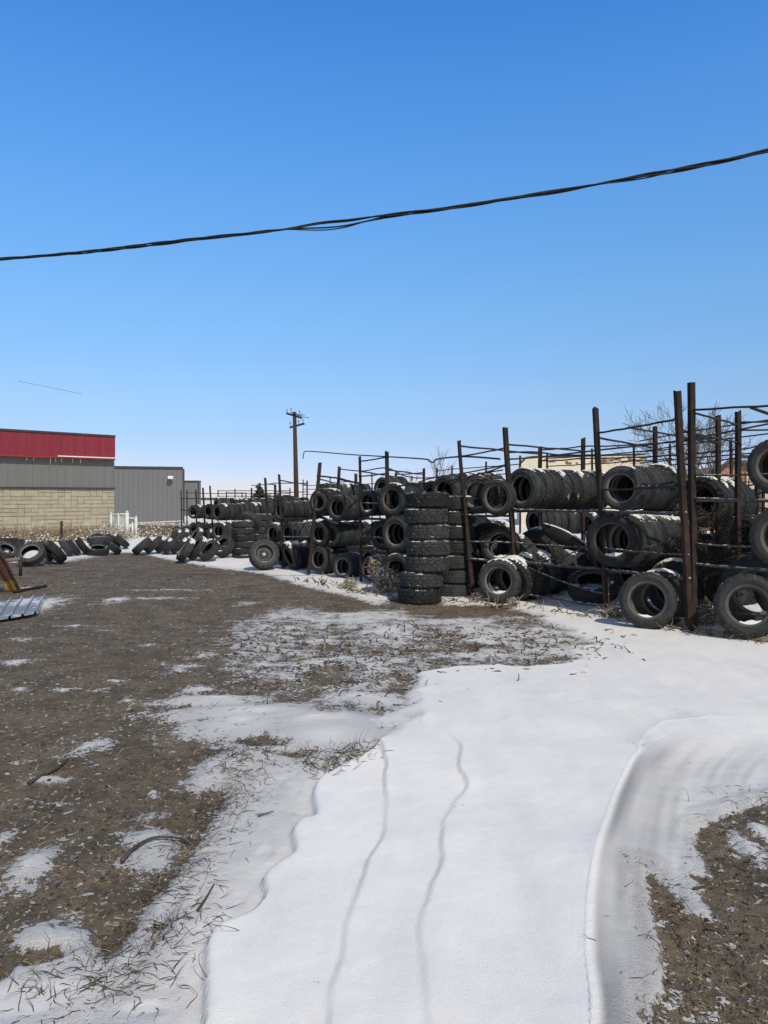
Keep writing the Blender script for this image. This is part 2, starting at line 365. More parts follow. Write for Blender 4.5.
def axis_steps(segs):
    out = []
    for a, b, s in segs:
        n = max(1, int(round((b - a) / s))); out.extend(np.linspace(a, b, n, endpoint=False))
    out.append(segs[-1][1]); return np.array(out)
def make_ground():
    xs = np.concatenate([-np.geomspace(900, 7.0, 46)[:-1], axis_steps([(-7.0, -3.6, .06), (-3.6, -1.9, .02), (-1.9, 2.4, .0115), (2.4, 4.0, .02), (4.0, 7.0, .06)]), np.geomspace(7.0, 900, 46)[1:]])
    ys = np.concatenate([axis_steps([(-30, 1.0, 2.5), (1.0, 2.0, .08), (2.0, 4.4, .0115), (4.4, 6.2, .02)]), np.geomspace(6.2, 30, 280)[1:], np.geomspace(30, 1600, 60)[1:]])
    X, Y = np.meshgrid(xs, ys); S, H = fields(X, Y); GR = fields.grey
    H = H * np.where(Y > 60, 0.2, 1)
    nx, ny = len(xs), len(ys)
    co = np.stack([X, Y, H], -1).reshape(-1, 3).astype(np.float32)
    i = np.arange(nx * ny).reshape(ny, nx)
    q = np.stack([i[:-1, :-1], i[:-1, 1:], i[1:, 1:], i[1:, :-1]], -1).reshape(-1, 4)
    me = bpy.data.meshes.new('ground')
    me.vertices.add(len(co)); me.vertices.foreach_set('co', co.ravel())
    me.loops.add(q.size); me.loops.foreach_set('vertex_index', q.ravel().astype(np.int32))
    me.polygons.add(len(q)); me.polygons.foreach_set('loop_start', np.arange(0, q.size, 4, dtype=np.int32))
    me.polygons.foreach_set('use_smooth', np.ones(len(q), bool))
    me.update(); me.validate()
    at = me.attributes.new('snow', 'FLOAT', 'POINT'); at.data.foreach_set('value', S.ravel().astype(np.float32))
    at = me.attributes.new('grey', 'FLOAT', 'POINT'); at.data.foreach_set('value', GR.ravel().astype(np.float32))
    o = bpy.data.objects.new('ground', me); col.objects.link(o); tag(o, kind='structure')
    # material: dirt yard with wind packed snow, blended by the painted snow amount
    m = NT('dirt_yard_with_snow'); w = m.pos()
    s = m.add('ShaderNodeAttribute', attribute_name='snow').outputs['Fac']
    n1 = m.noise(w, 6, 6, .68); n2 = m.noise(w, 34, 5, .7); n3 = m.noise(w, 130, 3, .65); n0 = m.noise(w, 1.1, 4, .6)
    t = m.math('ADD', s, m.math('MULTIPLY', m.math('SUBTRACT', n1, .5), 1.5))
    t = m.math('ADD', t, m.math('MULTIPLY', m.math('SUBTRACT', n2, .5), 1.6))
    t = m.math('ADD', t, m.math('MULTIPLY', m.math('SUBTRACT', n3, .5), .75))
    n8 = m.noise(w, 19, 2, .5); t = m.math('ADD', t, m.rng(n8, .64, .70, 0, .6))
    f = m.rng(t, .49, .53)
    dirt = m.ramp(n0, [(.3, (.126, .096, .060)), (.55, (.200, .153, .098)), (.75, (.160, .126, .082))])
    dirt = m.mix(m.rng(n2, .35, .7, 0, .75), dirt, (.068, .052, .037))
    dirt = m.mix(m.rng(n3, .60, .74, 0, .7), dirt, (.21, .175, .135))
    n5 = m.noise(w, 14, 5, .75); n6 = m.noise(w, 2.7, 5, .7)
    dirt = m.mix(m.rng(n5, .50, .60, 0, .7), dirt, (.060, .046, .032))
    dirt = m.mix(m.rng(n6, .50, .60, 0, .6), dirt, (.185, .148, .102))
    dirt = m.mix(m.rng(n6, .48, .38, 0, .65), dirt, (.075, .062, .042))
    vo = m.add('ShaderNodeTexVoronoi', feature='F1'); vo.inputs['Scale'].default_value = 55; m.link(w, vo.inputs['Vector'])
    chip = m.rng(vo.outputs['Distance'], .16, .22, 1, 0)
    pick = m.rng(m.noise(w, 3.5, 3, .6), .52, .6)
    dirt = m.mix(m.math('MULTIPLY', chip, m.math('MULTIPLY', pick, .55)), dirt, (.24, .205, .155))
    thin = m.rng(s, .55, .98)
    gr = m.noise(w, 260, 2, .6)
    grit = m.mix(m.rng(gr, .40, .62, .9, 0), (.68, .67, .665), (.24, .22, .20))
    grit = m.mix(m.rng(n1, .3, .7, .1, .65), grit, (.68, .67, .665))
    nb = m.add('ShaderNodeMapping'); nb.inputs['Scale'].default_value = (1.6, .5, 1); nb.inputs['Rotation'].default_value = (0, 0, .3); m.link(w, nb.inputs[0])
    n0b = m.noise(nb.outputs[0], 1.8, 6, .6)
    full = m.ramp(n0b, [(.3, (.75, .73, .705)), (.5, (.82, .795, .76)), (.7, (.86, .835, .79))])
    sn = m.mix(thin, grit, full)
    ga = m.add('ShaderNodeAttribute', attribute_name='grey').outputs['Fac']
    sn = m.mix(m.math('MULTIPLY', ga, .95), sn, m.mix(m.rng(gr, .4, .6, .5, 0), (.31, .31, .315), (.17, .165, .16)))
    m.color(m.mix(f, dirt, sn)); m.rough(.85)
    hb = m.math('ADD', m.math('MULTIPLY', n2, .6), m.math('MULTIPLY', n3, .5))
    hb = m.math('ADD', hb, m.math('MULTIPLY', f, .35))
    sb = m.math('ADD', m.math('MULTIPLY', n1, .25), m.math('MULTIPLY', gr, .15))
    bs = m.rng(s, .8, 1.0, 1, 0)
    hh = m.math('ADD', m.math('MULTIPLY', hb, bs), m.math('MULTIPLY', sb, m.math('SUBTRACT', 1, bs)))
    m.bump(hh, .9, .022)
    me.materials.append(m.m)
    return o
ground = make_ground()

def gz(x, y):
    S, H = fields(np.array([[x]]), np.array([[y]])); return float(H[0, 0])

# ------------------------------------------------------------------ tires
def tire_parts(Rr, W, r, style, seed=0):
    """closed profile revolved about local Y; tread blocks are real geometry"""
    N = {'lug': 108, 'all': 132, 'hwy': 96, 'far': 30}[style]
    gd = {'lug': .013, 'all': .007, 'hwy': .006, 'far': 0}[style]
    mid = r + (Rr - r) * .5; sh = Rr - .034 * Rr / .33
    half = [(.34, r - .006, 2), (.40, r + .004, 2), (.43, r + .014, 2), (.47, r + .03, 1), (.495, mid - .012, 1), (.50, mid, 1), (.507, mid + .006, 1), (.50, mid + .014, 1), (.485, sh - .018, 1), (.468, sh - .008, 1), (.455, sh, 0)]
    cols = [(.44, sh + .006), (.40, Rr - .006), (.30, Rr), (.285, Rr), (.262, Rr), (.247, Rr), (.12, Rr), (.105, Rr), (.082, Rr), (.068, Rr), (.0, Rr)]
    groove = {4, 5, 8, 9} if False else {4, 8}
    prof = []
    for a, b, k in half: prof.append((-a * W, b, k, None))
    tc = []
    for i, (a, b) in enumerate(cols): tc.append((-a * W, b, i))
    for i, (a, b) in reversed(list(enumerate(cols[:-1]))): tc.append((a * W, b, i + 100))
    for a, b, i in tc: prof.append((a, b, 0, i))
    for a, b, k in reversed(half): prof.append((a * W, b, k if (a, b, k) != half[-1] else 1, None))
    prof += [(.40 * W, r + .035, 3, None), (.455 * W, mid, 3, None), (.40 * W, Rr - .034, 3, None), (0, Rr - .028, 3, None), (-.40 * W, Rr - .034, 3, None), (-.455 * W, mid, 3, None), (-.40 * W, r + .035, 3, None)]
    if style == 'far':
        prof = [p for i, p in enumerate(prof) if p[3] in (None, 1, 10, 101) ]
        prof = prof[::2] if False else prof
    q = random.Random(seed); vs = []; fs = []; ms = []
    n = len(prof)
    for j in range(N):
        a = 2 * math.pi * j / N; ca, sa = math.cos(a), math.sin(a)
        wob = 1 + .004 * math.sin(2 * a + seed)
        for (y, b, k, t) in prof:
            rad = b
            if t is not None and gd:
                i = t % 100; sgn = 1 if t >= 100 else -1
                if style == 'lug':
                    ph = (j + (0 if sgn > 0 else 3)) % 6
                    if i <= 3 and ph in (0, 1): rad -= gd
                    if i in (4, 5): rad -= gd * (1 if (j + 2) % 6 < 4 else .1)
                    if i in (6, 7) and (j + 2 * sgn) % 6 in (3, 4): rad -= gd
                    if i in (8, 9): rad -= gd * (1 if (j // 3) % 2 else .1)
                    if i == 10 and j % 6 in (0, 1): rad -= gd
                elif style == 'all':
                    if i <= 3 and (j + (0 if sgn > 0 else 2)) % 4 == 0: rad -= gd * .9
                    if i in (4,5): rad -= gd
                    if i in (6, 7) and (j + 1) % 4 == 0: rad -= gd * .8
                    if i in (8,9): rad -= gd
                    if i == 10 and (j + 3) % 4 == 0: rad -= gd * .8
                else:
                    if i in (4, 5, 8, 9): rad -= gd
                    if i <= 2 and j % 4 == 0: rad -= gd * .5
            vs.append((y, 0, 0)); vs[-1] = (rad * wob * sa, y, rad * wob * ca)
    for j in range(N):
        j2 = (j + 1) % N
        for i in range(n):
            i2 = (i + 1) % n
            fs.append((j * n + i, j * n + i2, j2 * n + i2, j2 * n + i)); ms.append(prof[i][2])
    me = bpy.data.meshes.new('tire_' + style)
    me.from_pydata(vs, [], fs); me.update()
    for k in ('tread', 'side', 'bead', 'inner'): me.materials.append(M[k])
    me.polygons.foreach_set('material_index', ms)
    me.polygons.foreach_set('use_smooth', [k != 0 for k in ms])
    return me

def cap_mesh(Rr, W, seed, span, y0, y1):
    q = random.Random(seed); NA, NY = 26, 9; vs = []; fs = []
    off = q.uniform(-.2, .2)
    edge = [q.uniform(.7, 1.1) for _ in range(NY + 1)]
    eL = [q.uniform(0, .22) for _ in range(NA + 1)]; eR = [q.uniform(0, .22) for _ in range(NA + 1)]
    for i in range(NA + 1):
        for k in range(NY + 1):
            a = off + (i / NA * 2 - 1) * span * edge[k]
            u = eL[i] + (1 - eL[i] - eR[i]) * k / NY
            y = (y0 + (y1 - y0) * u) * W
            e = min(i, NA - i) / NA * 2; e2 = min(k, NY - k) / NY * 2
            th = .016 * min(1, e * 3) ** .6 * min(1, e2 * 1.6) ** .5 * q.uniform(.75, 1.15)
            edge_in = -.014 if (i in (0, NA) or k in (0, NY)) else 0
            shoulder = -.02 * max(0, abs(y / W) - .40) / .1
            rad = Rr + th + edge_in + shoulder - .002
            vs.append((rad * math.sin(a), y, rad * math.cos(a)))
    for i in range(NA):
        for k in range(NY):
            a = i * (NY + 1) + k; fs.append((a, a + 1, a + NY + 2, a + NY + 1))
    me = bpy.data.meshes.new('snow_cap'); me.from_pydata(vs, [], fs); me.update(); me.materials.append(M['snow'])
    me.polygons.foreach_set('use_smooth', [True] * len(fs)); return me

def drift_mesh(Rr, W, r, seed):
    """snow lying in the bottom of a standing tire"""
    q = random.Random(seed); Ri = Rr - .03; NX, NY = 14, 7; vs = []; fs = []
    top = -(r * q.uniform(.82, .93)); c = math.sqrt(max(Ri * Ri - top * top, .001)) * .96
    for k in range(NY + 1):
        y = (-.40 + .8 * k / NY) * W
        for i in range(NX + 1):
            x = (i / NX * 2 - 1) * c
            z = max(top + q.uniform(-.012, .012) - .05 * (k / NY) * q.uniform(.3, 1) + .10 * x * (1 if seed % 2 else -1), -math.sqrt(max(Ri * Ri - x * x, 0)) - .004)
            vs.append((x, y, z))
    for k in range(NY):
        for i in range(NX):
            a = k * (NX + 1) + i; fs.append((a, a + 1, a + NX + 2, a + NX + 1))
    o = len(vs)
    for i in range(NX + 1):
        x = (i / NX * 2 - 1) * c
        vs.append((x, -.42 * W, min(vs[i][2], -math.sqrt(max(Ri * Ri - x * x, 0)) + .0)))
    for i in range(NX): fs.append((i, o + i, o + i + 1, i + 1))
    me = bpy.data.meshes.new('snow_drift'); me.from_pydata(vs, [], fs); me.update(); me.materials.append(M['snow'])
    me.polygons.foreach_set('use_smooth', [True] * len(fs)); return me

SPEC = {'car': (.31, .205, .195, 'hwy'), 'car2': (.31, .20, .20, 'all'), 'suv': (.365, .245, .215, 'all'), 'truck': (.38, .26, .215, 'lug'), 'light': (.35, .23, .205, 'all'), 'big': (.50, .28, .28, 'lug'), 'far': (.33, .22, .205, 'far')}
TM = {k: tire_parts(*v, seed=i) for i, (k, v) in enumerate(SPEC.items())}
CAPS = {k: [cap_mesh(v[0], v[1], 7 * i + 3, sp, a, b) for i, (sp, a, b) in enumerate([(.75, -.42, .30), (.55, -.1, .46), (.9, -.46, .44), (.35, -.44, .05)])] for k, v in SPEC.items()}
DRF = {k: [drift_mesh(v[0], v[1], v[2], s) for s in (1, 2)] for k, v in SPEC.items()}
NT_ = [0]

def tire(kind, c, Rr, az, el, label, group, roll=None, snow=None, inside=False, wscale=1.0):
    """axis points along azimuth az (deg, 0 = away, + = right) and elevation el"""
    a, e = R(az), R(el)
    ax = Vector((math.sin(a) * math.cos(e), math.cos(a) * math.cos(e), math.sin(e)))
    if abs(el) > 88: ax = Vector((0, 0, 1)); up = Vector((math.sin(a), math.cos(a), 0))
    else: up = (Vector((0, 0, 1)) - ax * ax.z).normalized()
    x = ax.cross(up).normalized()
    rot = Matrix((x, ax, up)).transposed()
    if roll is None: roll = 0 if (snow is not None or inside) else rnd.uniform(0, 360)
    rot = rot @ Matrix.Rotation(R(roll), 3, 'Y')
    k = Rr / SPEC[kind][0]
    o = bpy.data.objects.new('tire', TM[kind]); col.objects.link(o)
    o.matrix_basis = Matrix.Translation(Vector(c)) @ rot.to_4x4() @ Matrix.Diagonal((k, k * wscale, k, 1))
    tag(o, label, 'tire', group)
    if snow is not None:
        s = bpy.data.objects.new('snow_cap', CAPS[kind][snow % 4]); col.objects.link(s); s.parent = o
    if inside:
        s = bpy.data.objects.new('snow_drift', DRF[kind][rnd.randrange(2)]); col.objects.link(s); s.parent = o
    NT_[0] += 1
    return o

ORD = ['first', 'second', 'third', 'fourth', 'fifth', 'sixth', 'seventh', 'eighth', 'ninth', 'tenth', 'eleventh', 'twelfth', 'thirteenth', 'fourteenth', 'fifteenth', 'sixteenth', 'seventeenth', 'eighteenth']

# --- rack geometry -------------------------------------------------------
FR = [(1100, 690), (900, 662), (800, 647), (694, 632), (608, 617), (518, 603), (473, 600), (388, 590), (361, 585), (331, 577), (309, 577), (284, 571), (268, 562), (240, 556), (214, 548), (206, 545), (197, 542), (182, 541), (120, 536), (0, 536)]
FRW = [G(a, b) for a, b in FR]
NDIR = Vector((.616, .788, 0))
def front(px, off=0.0):
    r = Vector(((px - CX) / F, 1.0))
    best = None
    for a, b in zip(FRW, FRW[1:]):
        # solve t*r = a + s(b-a)
        ex, ey = b.x - a.x, b.y - a.y
        det = r.x * (-ey) + ex * r.y
        if abs(det) < 1e-9: continue
        t = (a.x * (-ey) + ex * a.y) / det
        s = (r.x * a.y - r.y * a.x) / det
        if -1e-6 <= s <= 1 + 1e-6 and t > 0: best = Vector((r.x * t, r.y * t, 0)); break
    return best + NDIR * off
GROUPS = 'used tires piled and racked in the yard'
def row(kind, px, py, Rr, n, az, desc, off=.12, spacing=1.0, jr=.035, jaz=4, snow=.3, el=0, inside0=False, first_az=None, d=None, group=GROUPS, drift=None, r2=None):
    if d is None: st = front(px, off)
    else: st = Vector(((px - CX) / F * d, d, 0))
    z = CH - (py - HY) / F * st.y
    A = R(az); dr = Vector((math.sin(A), math.cos(A), 0))
    for i in range(n):
        q = Rr * (1 + rnd.uniform(-jr, jr))
        if r2: q = Rr + (r2 - Rr) * i / max(1, n - 1)
        w = SPEC[kind][1] * q / SPEC[kind][0]
        c = st + dr * (i * w * spacing) + Vector((rnd.uniform(-.01, .01), 0, 0))
        c.z = z + (q - Rr) + (rnd.uniform(0, .012))
        if drift: c = c + drift * i
        kk = kind if (i == 0 or kind == 'far') else rnd.choice([kind, 'light', 'car2', 'suv', 'car'])
        lab = ('%s tire from left in %s' % (ORD[i], desc)) if n > 1 else 'black tire of ' + desc
        if len(lab.split()) > 16: print('LONG', lab)
        tire(kk, c, q, az + rnd.uniform(-jaz, jaz) if i or first_az is None else first_az, el + rnd.uniform(-2, 2), lab, group,
             snow=rnd.randrange(4) if rnd.random() < snow * 1.1 else None, inside=(inside0 and i == 0))
def on_ground(kind, px, pyb, Rr, az, el, label, snow=None, inside=False, off=0, wscale=1., sink=.02, lift=0.):
    """pyb = pixel row of the ground under the tire"""
    g = G(px, pyb); w = SPEC[kind][1] * Rr / SPEC[kind][0] * wscale
    h = Rr * abs(math.cos(R(el))) + w / 2 * abs(math.sin(R(el)))
    g.z = h - sink + lift + max(gz(g.x, g.y), 0)
    return tire(kind, g, Rr, az, el, label, GROUPS, snow=snow, inside=inside, wscale=wscale)

# bay right of the twin posts
row('suv', 777, 467, .30, 7, 38, 'the top shelf row at the right edge', off=.05, snow=.3)
row('suv', 784, 537, .345, 6, 36, 'the middle shelf row at the right edge', off=.05, snow=.2)
on_ground('truck', 748, 641, .345, 24, -12, 'black tire leaning out at the base of the right edge bay, snow along its rim', inside=True)
on_ground('truck', 758, 633, .42, 26, -12, 'large blocky tread tire behind the leaning one at the right edge', snow=None)
on_ground('suv', 790, 625, .40, 34, 8, 'large tire at the right edge behind the blocky tread tire')
# bay with the pale rear tire, between third post and twin posts
row('suv', 620, 488.5, .285, 7, 37, 'the top shelf row left of the twin posts', off=.08, snow=.25, r2=.30)
tire('suv', P(658, 489, 11.2), .36, 40, 0, 'larger snow dusted tire ending the top shelf row left of the twin posts', GROUPS, snow=2)
row('suv', 614, 539.5, .355, 1, 30, 'the middle shelf row left of the twin posts', off=.02, snow=0, inside0=True)
row('light', 623, 541, .345, 8, 47, 'the snow streaked middle row left of the twin posts', off=.20, snow=1.6, spacing=.86, r2=.31)
row('light', 668, 520, .33, 2, 60, 'the dark pair wedged left of the twin posts', d=11.2, snow=0)
on_ground('suv', 648, 630, .325, 24, -8, 'upright tire on the ground between the third post and twin posts', inside=True)
on_ground('suv', 662, 627, .335, 26, 8, 'tire right behind the upright ground tire left of the twin posts', snow=0)
on_ground('suv', 676, 619, .355, 30, 10, 'snow capped tire nearest behind the foot of the twin posts', snow=2)
on_ground('light', 593, 607, .355, 15, -66, 'tire lying nearly flat in the snow left of the third post foot')
on_ground('truck', 634, 604, .36, 78, 10, 'chunky lug tire with snow packed in its tread behind the third post', snow=2)
on_ground('truck', 655, 600, .37, 60, -14, 'lug tire lying back under the middle shelf left of the twin posts', snow=2)
# long top row
row('light', 521, 490, .31, 9, 52, 'the long top shelf row before the cream building', off=.14, snow=.7, jr=.02, spacing=1.0, jaz=3)
tire('car', front(476, .1) + Vector((0, 0, 1.585)), .29, 33, 0, 'tire at the left end of the top shelf beside the fourth post', GROUPS)
tire('car', front(484, .32) + Vector((0, 0, 1.575)), .285, 36, 0, 'second tire behind the left end tire by the fourth post', GROUPS)
tire('car', front(502, -.10) + Vector((0, 0, 1.545)), .265, 34, 0, 'smaller tire standing forward on the top shelf against the rusty post', GROUPS)
# middle heap
row('suv', 498, 547, .30, 1, 25, 'the tilted heap on the middle shelf beside the fourth post', off=.1, el=-15, snow=0, inside0=True)
tire('light', P(488, 542, 12.1), .31, 28, 12, 'tire half hidden behind the tilted middle shelf tire by the fourth post', GROUPS)
tire('light', P(524, 553, 11.6), .30, 68, 30, 'tire with snow lip tipped beside the rusty post at middle height', GROUPS, snow=1)
tire('suv', P(540, 553, 12.2), .40, 50, 12, 'big dark tire leaning in the heap under the long top row', GROUPS, snow=1)
tire('suv', P(560, 572, 12.6), .37, 75, -14, 'tire buried behind the dark plastic panel in the heap', GROUPS, snow=1)
tire('light', P(548, 577, 13.0), .34, 40, 5, 'tire deep in the heap under the long top row', GROUPS)
tire('light', P(575, 560, 13.4), .34, 30, 0, 'tire deep in the heap behind the third post', GROUPS)
tire('suv', P(600, 577, 13.0), .36, 62, 4, 'tire deep in the bay behind the flat lying tire', GROUPS, snow=2)
on_ground('truck', 500, 604, .315, 24, -6, 'snow topped chunky tire on the ground between fourth and rusty posts', snow=2, inside=True)
on_ground('truck', 516, 603, .33, 46, 18, 'leaning lug tire with snow across its tread behind the rusty post', snow=2)
on_ground('truck', 526, 602, .34, 54, 20, 'outer leaning lug tire right of the rusty post', snow=1)
tire('truck', P(538, 572, 11.5), .34, 42, 16, 'snow rimmed tire resting on the leaning lug tires', GROUPS, snow=2)
on_ground('light', 551, 598, .31, 74, 26, 'snow covered tire in the line right of the leaning lug tires', snow=2)
on_ground('light', 563, 594, .33, 76, 30, 'second snow covered tire in the line right of the lug tires', snow=2)
on_ground('light', 576, 590, .36, 80, 24, 'third snow covered tire in the line before the flat lying tire', snow=2)
# stacks
def stack(kind, Rr, w, base, items, desc, d=None):
    g = G(base[0], base[1]); z = 0.0; n = len(items)
    for i, px in enumerate(items):
        c = Vector(((px - CX) / F * g.y, g.y, z + w / 2))
        lab = ('topmost' if i == n - 1 else 'lowest' if i == 0 else ORD[i]+' from the bottom')
        lab = '%s %s' % (lab, desc)
        ws = w / (SPEC[kind][1] * Rr / SPEC[kind][0]) * .99
        o = tire(kind, c, Rr * rnd.uniform(.98, 1.02), rnd.uniform(0, 360), 90, lab, GROUPS, wscale=ws)
        o.rotation_mode = 'QUATERNION'
        z += w
stack('truck', .322, .232, (420, 602.5), [419.8, 421.5, 427.3, 428.2, 427.6, 425.8, 427.4], 'tire of the tall front stack of chunky tires')
stack('hwy' if False else 'light', .31, .225, (456, 597), [455, 456, 454, 457, 455, 456, 457], 'dark tire of the shaded stack behind the tall front stack')
stack('light', .275, .162, (243, 560.5), [243, 242, 244, 243, 242.6, 242.8], 'tire of the short stack left of the spare wheel')
tire('suv', P(250, 522, 19.3), .30, 20, 38, 'tire tipped like an arch on the short stack', GROUPS)
stack('light', .28, .18, (262, 553), [262, 262.5, 261, 263, 262, 261.5], 'tire of the half hidden stack behind the short stack')
stack('light', .30, .2, (225, 552), [224, 226], 'flat tire of the low pile beside the leaning tires')
# bay with the two stacks
row('suv', 393, 500, .275, 4, 36, 'the top shelf row right of the fifth post', off=.05, snow=.2, r2=.29)
row('suv', 384, 502, .27, 2, 36, 'the top shelf pair left of the fifth post', off=.25, snow=0)
row('suv', 430, 493, .30, 6, 46, 'the top shelf row above the shaded stack', off=.5, snow=.5, r2=.33)
row('light', 410, 498, .29, 3, 46, 'the top shelf trio behind the tall front stack', off=.7, snow=.4)
row('suv', 397, 534, .30, 4, 36, 'the middle shelf row right of the fifth post', off=.03, snow=0)
row('suv', 397, 570, .29, 4, 34, 'the ground row right of the fifth post', off=.03, snow=.4)
row('light', 430, 535, .31, 4, 46, 'the hidden middle row between the two tall stacks', off=.75, snow=0)
row('light', 440, 572, .31, 3, 46, 'the hidden ground row between the two tall stacks', off=.75, snow=0)
# bay 361-388
row('car', 368.5, 503, .235, 4, 44, 'the top shelf row between the fifth and sixth posts', off=.05, snow=.2, inside0=True)
row('light', 379, 536, .25, 4, 34, 'the middle shelf row between the fifth and sixth posts', off=.15, snow=.5)
row('car', 369, 569, .21, 4, 46, 'the ground row between the fifth and sixth posts', off=.05, snow=.4, inside0=True)
tire('car', front(366, .8) + Vector((0, 0, .93)), .25, 50, 25, 'snow streaked tire tipped back on the middle shelf by the sixth post', GROUPS, snow=2)
# bay 331-361
row('suv', 338.5, 508.5, .245, 5, 38, 'the top shelf row right of the leaning ladder frame', off=.03, snow=.35)
row('light', 332, 535, .24, 6, 42, 'the middle shelf row right of the leaning ladder frame', off=.03, snow=.35, inside0=True)
row('light', 344.5, 567, .245, 3, 36, 'the ground row right of the leaning ladder frame', off=.0, snow=.2, inside0=True)
row('light', 345, 490, .27, 3, 46, 'the rear top row behind the leaning ladder frame', off=1.2, snow=.3)
# bay 309-331
row('suv', 321.5, 502.5, .27, 3, 32, 'the top shelf row inside the leaning ladder frame', off=.05, snow=.2)
row('car', 320, 502.5, .20, 1, 30, 'the nested small top tire inside the leaning ladder frame', off=-.02, snow=0)
row('light', 319.5, 534, .245, 4, 34, 'the middle shelf row inside the leaning ladder frame', off=.05, snow=.2, inside0=True)
row('light', 319, 560, .25, 4, 40, 'the ground row inside the leaning ladder frame', off=.05, snow=.2)
# bay 268-309
row('light', 280.5, 511, .215, 8, 46, 'the top shelf row left of the leaning ladder frame', off=.05, snow=.45, spacing=.9, jr=.01)
row('light', 272, 506, .24, 3, 36, 'the rear top shelf trio by the far slanted posts', off=.3, snow=.2)
row('light', 273, 534, .27, 2, 44, 'the middle shelf pair by the far slanted posts', off=.05, snow=.1, inside0=True)
row('light', 284, 535, .27, 6, 52, 'the dark middle shelf row left of the ladder frame', off=.2, snow=.05, spacing=.9)
row('car', 272, 494, .26, 8, 60, 'the rear upper row behind the far slanted posts', off=1.7, snow=.3)
on_ground('suv', 292, 572, .30, 62, 22, 'snow striped tire leaning under the dark middle shelf row', snow=2)
on_ground('suv', 299, 571, .30, 66, 26, 'second snow striped tire leaning under the dark middle shelf row', snow=2)
on_ground('suv', 306, 570, .30, 66, 22, 'third snow striped tire leaning against the ladder frame', snow=2)
on_ground('light', 283, 569, .27, 50, 20, 'dark tire leaning right behind the spare wheel')
# the spare wheel
w_ = on_ground('truck', 264, 571.5, .315, -16, -20, 'mounted tire on its steel wheel leaning at the foot of the slanted posts', wscale=1.15)
def rim_mesh():
    mb = MB(); N = 40; prof = [(-.115, .212), (-.105, .218), (-.095, .205), (-.05, .190), (-.03, .182), (-.035, .12), (-.055, .085), (-.05, .06), (-.035, .055), (-.035, .035)]
    vs = []; fs = []
    for j in range(N):
        a = 2 * math.pi * j / N
        for y, r in prof: vs.append((r * math.sin(a), y, r * math.cos(a)))
    n = len(prof)
    for j in range(N):
        for i in range(n - 1): fs.append((j * n + i, j * n + i + 1, ((j + 1) % N) * n + i + 1, ((j + 1) % N) * n + i))
    mb.add(vs, fs); 
    for k in range(6):
        a = k * math.pi / 3
        mb.tube([(.095 * math.sin(a), -.075, .095 * math.cos(a)), (.095 * math.sin(a), -.04, .095 * math.cos(a))], .010, 6)
    return mb.mesh('rim', [M['rim']], False)
RIM = rim_mesh()
ro = bpy.data.objects.new('rim', RIM); col.objects.link(ro); ro.parent = w_; ro.scale = (1.0, .9, 1.0)
on_ground('truck', 269, 567, .30, -10, -14, 'bare tire leaning directly behind the mounted spare wheel')
# far left bays
row('light', 217.5, 512.5, .25, 9, 46, 'the long far shelf row by the far leaning posts', off=.05, snow=.4, r2=.27)
row('light', 207, 512, .25, 3, 40, 'the far shelf trio behind the far leaning posts', off=.1, snow=.2)
row('light', 193, 512, .24, 4, 36, 'the far top shelf end near the grey shed', off=.05, snow=.3, inside0=True)
row('light', 219, 531, .27, 3, 32, 'the far lower shelf right of the far leaning posts', off=.05, snow=.5, inside0=True)
row('light', 207, 531, .25, 3, 36, 'the far lower shelf behind the far leaning posts', off=.1, snow=.3)
row('light', 194, 529, .24, 4, 36, 'the far lower shelf near the grey shed', off=.05, snow=.5)
row('far', 236, 507.5, .30, 12, 62, 'the distant shelf row past the short stack', d=27, snow=.45)
row('far', 262, 507, .30, 9, 60, 'the distant shelf row behind the far slanted posts', d=24, snow=.45)
row('far', 218, 505, .30, 9, 62, 'the most distant shelf row near the horizon', d=32, snow=.4)
row('far', 590, 524, .27, 8, 66, 'the small back row seen under the long top row', d=15.5, snow=.3, inside0=True)
row('far', 536, 522, .28, 7, 64, 'the back row seen left of the small back row', d=16.2, snow=.3)
row('far', 560, 520, .28, 5, 60, 'the back row above the plastic panel', d=17.5, snow=.4)
row('light', 703, 503, .36, 5, 48, 'the rear rack row seen right of the twin posts', d=11.0, snow=.5)
row('light', 716, 497, .30, 3, 60, 'the rear rack upper row under the brick gable', d=12.8, snow=.7)
row('light', 690, 560, .34, 4, 50, 'the rear rack lower row seen right of the twin posts', d=11.2, snow=.6)
row('light', 720, 590, .34, 4, 50, 'the shadowed ground row behind the right edge tires', d=10.6, snow=.2)
row('light', 745, 540, .34, 4, 50, 'the shadowed middle row behind the right edge tires', d=10.6, snow=.1)
row('light', 640, 585, .33, 4, 60, 'the shadowed back ground row of third post bay', d=12.4, snow=.5)
row('light', 500, 580, .33, 4, 50, 'the shadowed back row between fourth and rusty posts', d=13.4, snow=0)
row('light', 482, 560, .33, 3, 50, 'the dark back row beside the fourth post', d=13.0, snow=0)
row('light', 345, 545, .30, 3, 50, 'the shadowed back row behind the ladder frame', d=18, snow=.1)
row('light', 380, 536, .32, 5, 50, 'the dark filler row behind the fifth post', d=15.6, snow=.1)
row('light', 372, 562, .32, 5, 50, 'the dark ground filler row behind the fifth post', d=15.4, snow=.1)
row('light', 470, 540, .34, 4, 60, 'the dark heap behind the fourth post', d=13.6, snow=.2)
row('light', 470, 575, .34, 4, 60, 'the dark ground heap behind the fourth post', d=13.4, snow=.2)
row('light', 318, 545, .32, 6, 55, 'the dark filler row behind the ladder frame', d=19, snow=.1)
row('light', 520, 556, .35, 5, 60, 'the dark heap far under the long top row', d=13.0, snow=1)
row('light', 610, 560, .35, 4, 55, 'the dark heap behind the third post', d=12.2, snow=1)
